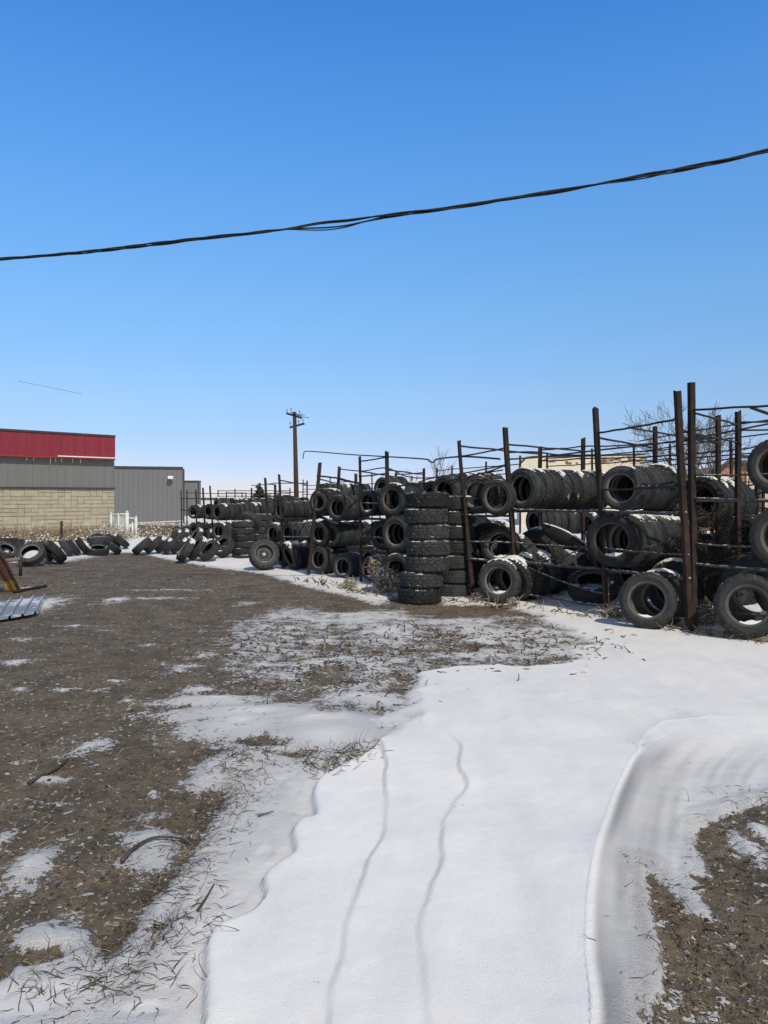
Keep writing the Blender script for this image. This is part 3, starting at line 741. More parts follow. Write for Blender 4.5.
# leaning line on the far ground, left of the racks
LN = [(224, 561, .29, 35, 28), (209, 563, .28, 48, 42), (197, 562, .31, 62, 38), (186, 563, .30, 70, 34), (179, 556, .26, 75, 48), (171, 556, .26, 75, 46), (164, 555, .26, 75, 50), (154, 555, .29, 72, 50), (142, 555, .29, 72, 50)]
for i, (px, py, r_, az, el) in enumerate(LN):
    on_ground('light', px, py, r_, az, -el, '%s tire from the right in the snow dusted leaning line on the ground' % ORD[i], snow=[None, 1, 2, 2, 2, None, 2, 1, None][i], inside=(i == 0))
for i, (px, py, r_, az, el, s) in enumerate([(196, 548, .29, 60, 30, 2), (205, 546, .29, 66, 50, 2), (182, 546, .28, 70, 40, 2), (174, 545, .28, 70, 50, 2)]):
    on_ground('light', px, py, r_, az, -el, '%s tire from the left in the snowy heap behind the leaning line' % ORD[[2, 3, 1, 0][i]], snow=s)
LM = [(112, 555, .30, 66, -54, 'leaning tire at the left side of the gate gap'), (121, 551, .30, 62, -50, 'tire lying on its side nearest the white gate'), (114, 550, .29, 60, -52, 'tire tipped over the leaning one at the gate gap'), (98, 556, .32, -20, 74, 'flat lying tire below the dark block in the ground line'),
      (97, 550, .25, -40, 10, 'tire facing forward with snow inside in the ground line'), (82, 556, .28, 62, -34, 'second leaning tire right of the stake'), (73, 557, .28, 62, -36, 'dark leaning tire just right of the rusty stake'), (66, 558, .28, 60, -32, 'dark leaning tire at the foot of the rusty stake'),
      (55, 564, .34, 50, -40, 'broad treaded tire leaning away right of the big tire'), (46, 562, .30, 50, -34, 'tire tucked behind the big open tire on the left'), (31, 566, .35, -4, 46, 'big open tire leaning back in the line at the left'),
      (6, 561, .29, -60, 50, 'dusty tire leaning in the pile at the left edge'), (17, 557, .27, 70, 40, 'tire lying behind the dusty one at the left edge'), (-6, 560, .30, 30, 60, 'tire cut off by the left edge')]
for i, (px, py, r_, az, el, lab) in enumerate(LM):
    on_ground('light' if i < 8 else 'suv', px, py, r_ * .88, az, -el, 'black ' + lab, snow=[None, 1, None, None, None, 3, None, None, None, None, None, 3, None, None][i], inside=(i in (4, 1)))
for i, (px, py, r_, lab) in enumerate([(161, 537, .33, 'left'), (173, 537, .33, 'right'), (181, 538, .33, 'far right')]):
    for k in range(2):
        g = G(px, py); g.z = .12 + k * .22
        tire('light', g, r_, 0, 90, '%s flat tire of the %s snowy pile in front of the grey shed' % (('lower', 'upper')[k], lab), GROUPS)
g = G(143, 530); g.z = .1
tire('light', g, .35, 20, 80, 'lone flat tire in the snow right of the white gate', GROUPS)
g = P(97, 540, 21.5)
for k in range(1):
    tire('light', g, .27, 0, 90, 'flat tire balanced on top of the ground line before the tan wall', GROUPS)

# ------------------------------------------------------------------ racks
class Post:
    def __init__(s, b, t): s.b = b; s.t = t
    def at(s, z):
        k = (z - s.b.z) / (s.t.z - s.b.z); return s.b.lerp(s.t, k)
def fpost(px, py, tx, ty, dy=0.0):
    b = G(px, py); b.z = -.05; t = P(tx, ty, b.y + dy); return Post(b, t)
def vpost(px, ty, d, lean=0):
    b = Vector(((px - CX) / F * d, d, -.05)); t = P(px + lean, ty, d); return Post(b, t)
def angle_iron(p, w, mats, parent, name='post', ang=.25):
    w = w * .74
    """square tube / angle post with an uneven cut top, upper length darker than the foot"""
    mb = MB(); n = 14; ax = (p.t - p.b); L = ax.length; d = ax.normalized()
    x = Vector((math.cos(ang), math.sin(ang), 0)); x = (x - d * x.dot(d)).normalized(); y = d.cross(x)
    vs = []; fs = []; ms = []
    sec = [(-.5, -.5), (.5, -.5), (.5, -.34), (-.32, -.34), (-.32, .34), (.5, .34), (.5, .5), (-.5, .5)]
    for i in range(n + 1):
        c = p.b + d * (L * i / n) + x * (math.sin(i * .8 + p.b.x) * .004)
        for a, b in sec: vs.append(c + x * (a * w) + y * (b * w) + (d * rnd.uniform(-.02, .02) if i == n else Vector()))
    for i in range(n):
        for k in range(8):
            fs.append((i * 8 + k, i * 8 + (k + 1) % 8, (i + 1) * 8 + (k + 1) % 8, (i + 1) * 8 + k)); ms.append(1 if i < n * .55 else 0)
    fs.append(tuple(range(7, -1, -1))); ms.append(1); fs.append(tuple(n * 8 + k for k in range(8))); ms.append(0)
    mb.add(vs, fs, ms)
    return mb.build(name, mats, parent)
def bar(a, b, r, mat, parent, name='rail', sag=0.0, n=8, sides=6, wob=.006):
    mb = MB(); pts = []
    for i in range(n + 1):
        t = i / n; q = a.lerp(b, t); q = q + Vector((rnd.uniform(-wob, wob), 0, -sag * 4 * t * (1 - t) + rnd.uniform(-wob, wob)))
        pts.append(q)
    pts[0] = a; pts[-1] = b
    mb.tube(pts, r, sides); return mb.build(name, mat, parent, True)
def ext(a, b, e=.04):
    d = (b - a).normalized() * e; return a - d, b + d
PM = [M['rust'], M['rust_low']]

def rack(label, loc):
    return empty('tire_rack', loc, label, 'tire rack', 'rusty steel tire racks')
p694 = fpost(694, 632, 691, 384); p690 = fpost(690.5, 633, 677, 391, 0)
p608 = fpost(608, 617, 595, 408); p518 = fpost(518, 603, 505, 428); p473 = fpost(473, 600, 459, 441)
p388 = fpost(388, 590, 387, 451); p361 = fpost(361, 585, 360, 457); p331 = fpost(331, 575, 339.5, 467); p309 = fpost(308, 577, 320, 463)
p284 = fpost(284, 571, 279, 474.5); p268 = fpost(270, 556, 265, 478)
# off-frame end of the right rack
b_ = G(900, 662); p900 = Post(Vector((b_.x, b_.y, -.05)), Vector((b_.x - .02, b_.y, 2.75)))
b738 = vpost(738, 411, 10.3); b718 = vpost(718, 416, 10.9); b655 = vpost(655, 427, 12.2); b583 = vpost(583, 438, 12.9); b540 = vpost(540, 447, 13.8)
b631 = vpost(631, 443, 12.6); b706 = vpost(706, 436, 12.5)

def rails(rk, a, b, zs, r=.014, mat='rail', sag=0.01, name='rail'):
    for z in zs:
        za, zb = z if isinstance(z, tuple) else (z, z)
        q, w = ext(a.at(za), b.at(zb)); bar(q, w, r, M[mat], rk, name, sag)

# right rack
rk = rack('rusty tire rack running off the right edge of the photo', G(730, 637))
angle_iron(p694, .085, PM, rk); angle_iron(p900, .085, PM, rk)
angle_iron(b738, .08, PM, rk); b820 = vpost(860, 400, 9.8); angle_iron(b820, .07, PM, rk)
rails(rk, p694, p900, [(2.55, 2.5)], .014)
rails(rk, p694, p900, [1.53, .78], .018, 'rail_snow')
rails(rk, p694, p900, [1.80, 1.02, .29], .012, 'rail_snow')
rails(rk, b738, b820, [2.55, 2.45, 2.1, 1.5, 1.3, .8], .013)
for z in (2.52, 1.5, .76): bar(p694.at(z), b738.at(z), .013, M['rail'], rk, 'cross_rail')
mid = p694.at(2.53).lerp(p900.at(2.49), .33); bar(mid, b820.at(2.2), .018, M['rail'], rk, 'cross_rail')
for z in (1.5, .76, 2.4): bar(p900.at(z), b820.at(z), .013, M['rail'], rk, 'cross_rail')
bar(G(698, 632, .03), G(905, 660, .05), .045, M['straw'], rk, 'base_pipe')
mb = MB()
mb.tube([p694.at(.68) + Vector((.1, .1, 0)), P(722, 553, 9.4), P(745, 541, 9.6)], .012, 5); mb.tube([P(700, 563, 9.0), P(718, 548, 9.6), P(728, 540, 9.9)], .010, 5)
mb.build('loose_wire', M['rail'], rk)

# long rack fourth post - twin posts
rk = rack('long rusty tire rack between the twin posts and the two tall stacks', G(600, 616))
angle_iron(p690, .085, PM, rk); angle_iron(p608, .08, PM, rk); angle_iron(p518, .085, PM, rk); angle_iron(p473, .06, PM, rk)
bb = [b718, b655, b583, b540]
for b in bb: angle_iron(b, .075, PM, rk)
for a, b in ((p608, p690), (p518, p608), (p473, p518)):
    rails(rk, a, b, [1.37 if a is not p473 else 1.28, .62], .020, 'rail_snow')
    rails(rk, a, b, [.89, .15], .013, 'rail_snow')
rails(rk, p608, p690, [(1.64, 1.68), (2.38, 2.44)], .014)
rails(rk, p473, p518, [(1.52, 1.56), (2.17, 2.27), (1.83, 2.02)], .013)
rails(rk, p518, p608, [(.62, .30)], .012, 'rail_snow', .05)
for a, b in zip(bb, bb[1:]): rails(rk, a, b, [2.4, 2.2, 1.37, .62], .013)
rails(rk, b655, b718, [2.05, 1.8], .010)
for a, b in ((p690, b718), (p608, b655), (p518, b583), (p473, b540)):
    for z in (2.32, 1.33, .60): bar(a.at(z), b.at(z), .014, M['rail'], rk, 'cross_rail')
m_ = p608.at(2.38).lerp(p690.at(2.44), .42); bar(m_, b718.at(2.3), .013, M['rail'], rk, 'cross_rail')
m_ = p690.at(2.3); bar(m_, b738.at(2.28) , .012, M['rail'], rk, 'cross_rail')
def chain(a, b, sag, parent, mat='rail_snow'):
    mb = MB(); n = 40
    for i in range(n):
        for s in (0, 1):
            pass
    for s in (0, math.pi):
        pts = []
        for i in range(n * 2 + 1):
            t = i / (n * 2); q = a.lerp(b, t); q = q + Vector((0, math.cos(t * 60 + s) * .010, -sag * 4 * t * (1 - t) + math.sin(t * 60 + s) * .010)); pts.append(q)
        mb.tube(pts, .007, 5)
    return mb.build('braided_wire', M[mat], parent)
chain(P(643, 548, 9.6), P(684, 532, 9.3), .03, rk); chain(P(634, 487, 9.5), P(684, 487, 9.0), -.01, rk); chain(p518.at(.62), P(596, 540, 10.4), .12, rk)

# middle rack
rk = rack('dark steel tire rack just left of the tall front stack', G(375, 588))
angle_iron(p388, .075, PM, rk); angle_iron(p361, .055, PM, rk)
c1 = vpost(424, 469, 15.5); c2 = vpost(396, 473, 17); c3 = vpost(421, 477, 20)
angle_iron(c2, .06, PM, rk); angle_iron(c1, .06, PM, rk)
rails(rk, p361, p388, [1.18, .62], .022, 'rail'); rails(rk, p361, p388, [1.45, .87, .17], .014, 'rail_snow'); rails(rk, p361, p388, [(2.18, 2.22), (1.92, 1.95)], .013)
rails(rk, p388, p473, [(1.25, 1.28), (.62, .62), (1.72, 1.83)], .014)
for a, b in ((p361, c2), (p388, c1)):
    for z in (2.0, 1.2, .6): bar(a.at(z), b.at(z), .013, M['rail'], rk, 'cross_rail')
rails(rk, c2, c1, [2.05, 1.85, 1.2], .012)
# ladder rack
rk = rack('tire rack with an outward leaning ladder shaped end frame', G(318, 577))
angle_iron(p309, .085, [M['rail'], M['rust']], rk); angle_iron(p331, .075, [M['rail'], M['rust']], rk)
c4 = vpost(355, 474, 19.5, 1); angle_iron(c4, .09, PM, rk); c5 = vpost(338, 478, 20); angle_iron(c5, .05, PM, rk)
def zz(p, px_y): # height on a post seen at this pixel row
    return CH - (px_y - HY) / F * p.b.y
for ya, yb in ((496, 510), (515, 523), (545, 552), (567, 574)):
    rails(rk, p309, p331, [(zz(p309, ya), zz(p331, yb))], .026, 'rail', 0)
rails(rk, p309, p331, [(zz(p309, 476), zz(p331, 478))], .018, 'rail', 0)
rails(rk, p331, p361, [(zz(p331, 478), zz(p361, 483)), (zz(p331, 522), zz(p361, 524)), (zz(p331, 549), zz(p361, 549))], .016)
for z in (1.9, 1.0, .5): bar(p331.at(z), c4.at(z), .014, M['rail'], rk, 'cross_rail')
for z in (1.9, 1.0): bar(p309.at(z), c5.at(z), .014, M['rail'], rk, 'cross_rail')
rails(rk, c5, c4, [1.95, 1.7], .012)
# slanted post rack
rk = rack('tire rack with two slanted posts behind the mounted spare wheel', G(277, 568))
angle_iron(p284, .065, PM, rk); angle_iron(p268, .08, PM, rk)
c6 = vpost(276, 485, 22, -1); angle_iron(c6, .09, PM, rk); c7 = vpost(251.5, 488, 27); angle_iron(c7, .07, PM, rk); c7b = vpost(307, 481, 22); angle_iron(c7b, .05, PM, rk)
rails(rk, p268, p284, [(zz(p268, 497), zz(p284, 500))], .014)
rails(rk, p284, p309, [(zz(p284, 519), zz(p309, 518)), (zz(p284, 544), zz(p309, 546))], .022, 'rail')
rails(rk, p284, p309, [(zz(p284, 536.5), zz(p309, 536.5))], .016, 'rail_snow')
rails(rk, c6, c7b, [1.95, 1.7], .013); rails(rk, c7, c6, [1.95, 1.65, 1.4], .013)
for z in (1.9, 1.0): bar(p284.at(z), c7b.at(z), .014, M['rail'], rk, 'cross_rail'); bar(p268.at(z), c6.at(z), .014, M['rail'], rk, 'cross_rail')
# far rack
rk = rack('far tire rack with four leaning posts beside the grey shed', G(205, 546))
fp = [fpost(214, 548, 210, 486), fpost(206, 546, 203, 488), fpost(197, 543, 196, 490), fpost(182, 542, 181, 490)]
for p, w in zip(fp, (.07, .08, .07, .055)): angle_iron(p, w, PM, rk)
fb = [vpost(187, 490, 27), vpost(226.5, 492, 34), vpost(246, 494, 36)]
for p in fb: angle_iron(p, .06, PM, rk)
rails(rk, fp[0], fp[1], [(1.0, 1.0), (.6, .6)], .016); rails(rk, fp[1], fp[2], [1.1, .55], .016); rails(rk, fp[2], fp[3], [1.1, .55, 1.5], .016)
rails(rk, fb[0], fb[1], [1.7, 1.5], .014); rails(rk, fb[1], fb[2], [1.75, 1.6, 1.45], .014)
# distant skeleton racks behind, each a rack of its own
def back_rack(label, specs, zs, w=.06, r=.014):
    rk = rack(label, P(specs[0][0], 520, specs[0][2])); rk.location.z = 0
    ps = [vpost(*s) for s in specs]
    for p in ps: angle_iron(p, w, PM, rk)
    for a, b in zip(ps, ps[1:]): rails(rk, a, b, zs, r)
back_rack('thin empty rack standing against the cream building wall', [(547, 453, 20), (592, 449, 18.5), (634, 446, 17), (670, 444, 16)], [2.55, 2.35, 1.9, 1.4], .05, .014)
back_rack('empty rack seen in the sky gap left of the fourth post', [(437, 468, 22), (452, 466, 20.5), (486, 462, 19), (520, 456, 17.5)], [2.3, 2.1, 1.75], .05, .013)
back_rack('distant rack line behind the ladder frame', [(303, 480, 30), (330, 478, 28), (372, 474, 26), (380, 480, 24), (412, 476, 23)], [2.0, 1.85, 1.65], .05, .014)
back_rack('most distant rack line on the horizon', [(218, 491, 42), (235, 489, 42), (242, 493, 42), (262, 490, 42), (290, 488, 42)], [1.9, 1.75, 1.6], .08, .02)
back_rack('rusty mesh sided rack in front of the brick house', [(713, 470, 13.8), (731, 440, 13), (757, 470, 12.2), (763, 452, 12.2), (790, 430, 11.5)], [1.75, 1.62, 1.5, 1.38, 2.2, 2.35, .9], .05, .013)
rk = rack('rusty welded mesh panel standing at the rear right', P(760, 520, 11.9)); rk.location.z = 0
for k in range(7):
    a = P(742 + k * 7, 478, 12.6 - k * .1); b = P(742 + k * 7, 560, 12.6 - k * .1)
    bar(b, a, .010 if k != 2 else .03, M['rail_red'], rk, 'upright_bar')
for k in range(7):
    bar(P(740, 482 + k * 10, 12.6), P(786, 482 + k * 10 , 12.0), .009, M['rail_red'], rk, 'rail')
# short stub beside the fourth post
sp = Post(G(475, 600), P(463, 478, G(475, 600).y)); 
tag(angle_iron(sp, .03, PM, None, 'steel_stake'), 'short thin rod welded close beside the fourth post', 'stake')

# dark plastic car panel in the heap
def panel():
    mb = MB(); n = 16; vs = []; fs = []
    a, b = P(543, 524, 11.3), P(585, 545, 10.9)
    for i in range(n + 1):
        t = i / n; c = a.lerp(b, t); w = .17 * math.sin(math.pi * (.12 + .8 * t)) + .06
        for k, (dy, dz) in enumerate([(0, 0), (-.04, -.03), (-.07, -.35), (-.05, -.9), (.02, -1)]):
            vs.append(c + Vector((dy * .3, dy, dz * w + .05 * math.sin(t * 3))))
    for i in range(n):
        for k in range(4): q = i * 5 + k; fs.append((q, q + 5, q + 6, q + 1))
    mb.add(vs, fs); o = mb.build('car_bumper', M['plastic'], None, True)
    s = o.modifiers.new('t', 'SOLIDIFY'); s.thickness = .015
    tag(o, 'curved black plastic car bumper cover dumped among tires under the long top row', 'bumper')
    mb = MB(); pts = [a.lerp(b, t / 12) + Vector((0, -.03, .02 + .05 * math.sin(t / 12 * 3) - .012)) for t in range(13)]
    mb.tube(pts, [.012 + .008 * rnd.random() for _ in pts], 5)
    c = mb.build('snow_cap', M['snow'], None, True); c.parent = o
panel()

# chalk marks on the long row tread: small strokes fixed to the side of the tires
def chalk_strokes():
    tl = sorted([o for o in bpy.data.objects if o.get('label', '').endswith('the long top shelf row before the cream building')], key=lambda o: o.location.x)
    glyph4 = [((0, .035), (-.018, -.005)), ((-.018, -.005), (.016, -.005)), ((.006, .012), (.006, -.035))]
    for idx, cnt in ((3, 1), (4, 1), (7, 1), (8, 1)):
        o = tl[idx]; mb = MB(); M_ = o.matrix_basis; inv = M_.inverted()
        c = M_.translation; q = o.dimensions; rr = .332
        ax = (M_.to_3x3() @ Vector((0, 1, 0))).normalized(); view = Vector((0, -1, 0)); vn = (view - ax * view.dot(ax)).normalized()
        dn = Vector((0, 0, -1)); ang = R(18); nn = (vn * math.cos(ang) + dn * math.sin(ang)); tn = nn.cross(ax).normalized()
        for (a, b) in glyph4:
            f = lambda u: inv @ (c + nn * (.322) + ax * u[0] * 1.3 + (tn if tn.z > 0 else -tn) * u[1] * 1.3)
            mb.tube([f(a), f(b)], .0035, 4)
        me = mb.mesh('chalk_mark', [M['chalk']]); k = bpy.data.objects.new('chalk_mark', me); col.objects.link(k); k.parent = o
chalk_strokes()

# ------------------------------------------------------------------ buildings
def metal_wall(name, c1, c2):
    m = NT(name); w = m.obj()
    st = m.add('ShaderNodeMapping'); st.inputs['Scale'].default_value = (9, 9, .4); m.link(w, st.inputs[0])
    n = m.noise(st.outputs[0], 1, 4, .6)
    m.color(m.ramp(n, [(.3, c1), (.7, c2)])); m.rough(.55); m.b.inputs['Specular IOR Level'].default_value = .25; return m.m
M['greymetal'] = metal_wall('grey_metal_siding', (.155, .155, .150), (.185, .185, .178))
M['greymetal2'] = metal_wall('dark_grey_metal_siding', (.150, .152, .156), (.175, .176, .18))
M['red'] = metal_wall('faded_red_metal_fascia', (.19, .024, .038), (.25, .033, .050))
M['trim'] = simple('dark_trim', (.04, .035, .035), (.07, .06, .06), 5, .6, .1)
def stone():
    m = NT('split_face_tan_block'); w = m.obj()
    at = m.add('ShaderNodeAttribute', attribute_name='shade').outputs['Fac']
    n = m.noise(w, 5, 6, .7)
    c = m.ramp(m.math('ADD', m.math('MULTIPLY', n, .8), m.math('MULTIPLY', at, .2)), [(.3, (.34, .295, .215)), (.5, (.41, .36, .27)), (.72, (.48, .43, .33))])
    m.color(c); m.rough(.9); m.bump(m.noise(w, 12, 5, .7), .8, .03); return m.m
M['stone'] = stone()
M['mortar'] = simple('tan_mortar', (.27, .235, .175), (.33, .29, .22), 5, .9, .2)

def wall_frame(A, B):
    d = (B - A); L = d.length; d.normalize(); n = Vector((d.y, -d.x, 0)); return d, n, L
def corrugated(mb, A, B, z0, z1, pitch=.3, depth=.03, m=0, off=0):
    d, n, L = wall_frame(A, B); k = int(L / pitch); vs = []; fs = []; x = 0; pts = []
    for i in range(k):
        x = i * pitch
        pts += [(x, 0), (x + pitch * .78, 0), (x + pitch * .84, depth), (x + pitch * .94, depth)]
    pts.append((L, 0))
    for a, b in pts:
        p = A + d * a + n * (b + off)
        vs += [(p.x, p.y, z0), (p.x, p.y, z1)]
    for i in range(len(pts) - 1): fs.append((i * 2, i * 2 + 2, i * 2 + 3, i * 2 + 1))
    mb.add(vs, fs, m)
def obox(mb, A, B, z0, z1, o0, o1, m=0):
    """box along A-B between heights, from offset o0 to o1 along the outward normal"""
    d, n, L = wall_frame(A, B); vs = []
    for q in (A, B):
        for o in (o0, o1):
            for z in (z0, z1):
                p = q + n * o; vs.append((p.x, p.y, z))
    mb.add(vs, [(0, 1, 3, 2), (4, 6, 7, 5), (0, 4, 5, 1), (2, 3, 7, 6), (0, 2, 6, 4), (1, 5, 7, 3)], m)

# main building: facade recedes to the right, corner at px 114
Cn = Vector(((114 - CX) / F * 30, 30, 0)); dn = Vector((-.70, -.714, 0)).normalized()
Lf = Cn + dn * 16
bld = empty('workshop_building', Cn, 'workshop with red metal fascia over grey siding and tan block wall', 'building')
zt = lambda y: CH - (y - HY) / F * 30
Z_stone, Z_grey, Z_red = zt(489.0), zt(458.5), zt(437.5)
mb = MB(); obox(mb, Lf, Cn, -.1, Z_stone, -8, 0); mb.build('mortar_wall', M['mortar'], bld)
# irregular ashlar blocks
mb = MB(); shade = []; d_, n_, L_ = wall_frame(Lf, Cn); q = random.Random(5)
cell = .14; nx = int(L_ / .24); ny = int(Z_stone / cell); used = set()
for j in range(ny):
    for i in range(nx):
        if (i, j) in used: continue
        opts = [(1, 1), (2, 1), (3, 1), (2, 2), (1, 2), (3, 2), (2, 1), (3, 1)]; q.shuffle(opts)
        for (w, h) in opts + [(1, 1)]:
            cs = [(i + a, j + b) for a in range(w) for b in range(h)]
            if all(c not in used and c[0] < nx and c[1] < ny for c in cs): break
        used.update(cs)
        g_ = .008; x0 = i * L_ / nx + g_; x1 = (i + w) * L_ / nx - g_; z0 = j * Z_stone / ny + g_; z1 = (j + h) * Z_stone / ny - g_
        pr = q.uniform(.02, .035); a = Lf + d_ * x0; b = Lf + d_ * x1
        obox(mb, a, b, z0, z1, .001, pr); shade += [q.random()] * 8
sb = mb.build('block_wall', M['stone'], bld)
at = sb.data.attributes.new('shade', 'FLOAT', 'POINT'); at.data.foreach_set('value', shade)
mb = MB(); corrugated(mb, Lf, Cn, Z_stone + .04, Z_grey, .30, .010, 0, .03); obox(mb, Lf, Cn, Z_stone + .04, Z_grey, -8, .02); mb.build('siding', M['greymetal'], bld)
mb = MB(); obox(mb, Lf, Cn, Z_stone - .01, Z_stone + .05, .03, .09); mb.build('drip_edge', M['trim'], bld)
mb = MB(); B2 = Cn + dn * .06; corrugated(mb, Lf, B2, Z_grey - .02, Z_red, .42, .010, 0, .22); obox(mb, Lf, B2, Z_grey - .02, Z_red, -8.1, .21); mb.build('fascia', M['red'], bld)
mb = MB(); obox(mb, Lf, B2, Z_red, Z_red + .07, -8.1, .26); mb.build('roof_cap', M['trim'], bld)
mb = MB(); obox(mb, Lf, B2, Z_grey - .07, Z_grey - .022, .16, .27); mb.build('gutter', simple('red_gutter', (.30, .02, .03), (.38, .04, .05), 6, .5, 0), bld)
mb = MB()
for k in range(9):
    p = Cn + dn * (1.2 + k * .28 + rnd.uniform(-.1, .1)) + n_ * .22; h = rnd.uniform(.06, .28)
    mb.tube([(p.x, p.y, Z_grey - .06), (p.x, p.y, Z_grey - .06 - h)], [.012, .002], 5)
ice = simple('icicle_ice', (.5, .52, .55), (.65, .68, .7), 5, .2, 0); mb.build('icicle', ice, bld)
mb = MB()
obox(mb, Cn + dn * 2.3, B2, Z_grey - .018, Z_grey + .02, .222, .30); mb.build('lit_trim_strip', M['snow'], bld)  # pale strip painted in for the lit stretch of the white trim

def shed(label, pxl, pxr, d, ytopl, ytopr, mat, back=6, dr=0, name='metal_shed'):
    A = Vector(((pxl - CX) / F * d, d, 0)); B = Vector(((pxr - CX) / F * (d + dr), d + dr, 0))
    z = CH - (ytopl - HY) / F * d; z2 = CH - (ytopr - HY) / F * (d + dr)
    o = empty(name, A, label, 'building'); mb = MB()
    obox(mb, A, B, -.1, min(z, z2), -back, 0); corrugated(mb, A, B, 0, min(z, z2) - .02, .26, .018, 0, .01); mb.build('siding', mat, o)
    mb = MB(); obox(mb, A, B, min(z, z2), min(z, z2) + .12, -back - .05, .07)
    dd = (B - A).normalized(); obox(mb, B, B + dd * .08, 0, min(z, z2), -.1, .06); mb.build('trim', M['trim'], o)
    return o, A, B, z
o, A, B, z = shed('grey ribbed metal shed with a white wall light, right of the workshop', 104, 183, 42, 468, 469, M['greymetal2'], 7, 1.5)
mb = MB(); c = P(171, 477.5, 43.1); mb.box(c + Vector((0, -.08, 0)), (.27, .14, .17)); mb.box(c + Vector((0, -.2, -.01)), (.22, .1, .12)); mb.build('wall_light', simple('white_lamp_housing', (.8, .8, .8), (.85, .85, .85), 5, .4, 0), o)
shed('small distant grey metal shed with flat roof', 176, 198, 62, 482, 482, M['greymetal2'], 1)
mb = MB(); A = Vector(((150 - CX) / F * 68, 68, 0)); B = Vector(((210 - CX) / F * 68, 68, 0)); obox(mb, A, B, 0, CH - (500 - HY) / F * 68 + .6, -.2, 0)
cream = simple('cream_stucco', (.62, .56, .43), (.74, .67, .53), 1.2, .9, .2)
# cream stucco building
d = 40; A = Vector(((519 - CX) / F * d, d, 0)); B = Vector(((645 - CX) / F * (d - 1), d - 1, 0)); zc = CH + (497 - 458.5) / F * d
o = empty('stucco_building', A, 'long cream stucco building with peeling parapet behind the racks', 'building')
mb = MB(); dd, nn, L = wall_frame(A, B); prof = [(0, -.35), (.35, .0), (.7, .05), (L * .5, .08), (L, .14)]
vs = []; fs = []
for i, (x, dz) in enumerate(prof):
    for oo in (0, -9):
        p = A + dd * x + nn * oo; vs += [(p.x, p.y, -.1), (p.x, p.y, zc + dz)]
for i in range(len(prof) - 1):
    k = i * 4; fs += [(k, k + 4, k + 5, k + 1), (k + 2, k + 3, k + 7, k + 6), (k + 1, k + 5, k + 7, k + 3)]
k = (len(prof) - 1) * 4; fs += [(0, 1, 3, 2), (k, k + 2, k + 3, k + 1)]
mb.add(vs, fs); mb.build('wall', cream, o)
mb = MB()
for i in range(26):
    t = rnd.random() ** .5; p = A + dd * (L * t) + nn * .012; w = rnd.uniform(.05, .35); zz_ = zc + .08 * t - rnd.uniform(.1, .3)
    mb.box((p.x, p.y, zz_), (w, .012, rnd.uniform(.03, .12)), Matrix.Rotation(math.atan2(dd.y, dd.x), 3, 'Z'))
tag(mb.build('peeling_patch', simple('bare_brown_plaster', (.16, .10, .06), (.26, .18, .12), 3, .9, 0), o), kind='stuff')
mb = MB()
for (a, b), (c2, e) in zip(prof, prof[1:]):
    p = A + dd * a; p2 = A + dd * c2
    for q0, q1 in (((p, b), (p2, e)),): mb.tube([(q0[0].x, q0[0].y, zc + q0[1] + .03), (q1[0].x, q1[0].y, zc + q1[1] + .03)], .05, 4)
mb.build('parapet_cap', M['trim'], o)
# brick house
def brickmat():
    m = NT('brown_brick'); w = m.obj()
    b = m.add('ShaderNodeTexBrick'); b.inputs['Scale'].default_value = 3.2
    mp = m.add('ShaderNodeMapping'); mp.inputs['Rotation'].default_value = (R(90), 0, 0); m.link(w, mp.inputs[0]); m.link(mp.outputs[0], b.inputs['Vector'])
    b.inputs['Color1'].default_value = (.30, .13, .08, 1); b.inputs['Color2'].default_value = (.38, .19, .12, 1); b.inputs['Mortar'].default_value = (.26, .2, .15, 1); b.inputs['Mortar Size'].default_value = .012
    m.color(b.outputs[0]); m.rough(.9); return m.m
d = 34; X = lambda px: (px - CX) / F * d; Zp = lambda y: CH - (y - HY) / F * d
o = empty('brick_house', (X(706), d, 0), 'brown brick house with low gable and tan side wing behind the right rack', 'building')
mb = MB(); out = [(706, 530), (706, 483), (728, 463.5), (744, 466), (760, 474), (760, 530)]
vs = [(X(a), d, Zp(b)) for a, b in out] + [(X(a) + 1.5, d + 7, Zp(b)) for a, b in out]; n = len(out)
mb.add(vs, [tuple(range(n - 1, -1, -1)), tuple(range(n, 2 * n))] + [(i, (i + 1) % n, n + (i + 1) % n, n + i) for i in range(n)]); mb.build('wall', brickmat(), o)
mb = MB()
for (a, b), (c2, e) in zip(out[1:5], out[2:5]):
    mb.tube([(X(a), d - .15, Zp(b) + .1), (X(c2), d - .15, Zp(e) + .1)], .10, 4)
mb.build('roof_edge', M['trim'], o)
mb = MB(); mb.box((X(775), d + 1.0, 1.5), (2.6, 2.2, 3.4)); mb.build('side_wing', simple('tan_wing_wall', (.45, .36, .28), (.55, .45, .35), 2, .9, .2), o)
mb = MB(); mb.box((X(752), d - .05, 1.4), (.7, .12, 1.0)); mb.build('window', simple('dark_glass', (.03, .035, .04), (.05, .05, .06), 3, .2, 0), o)

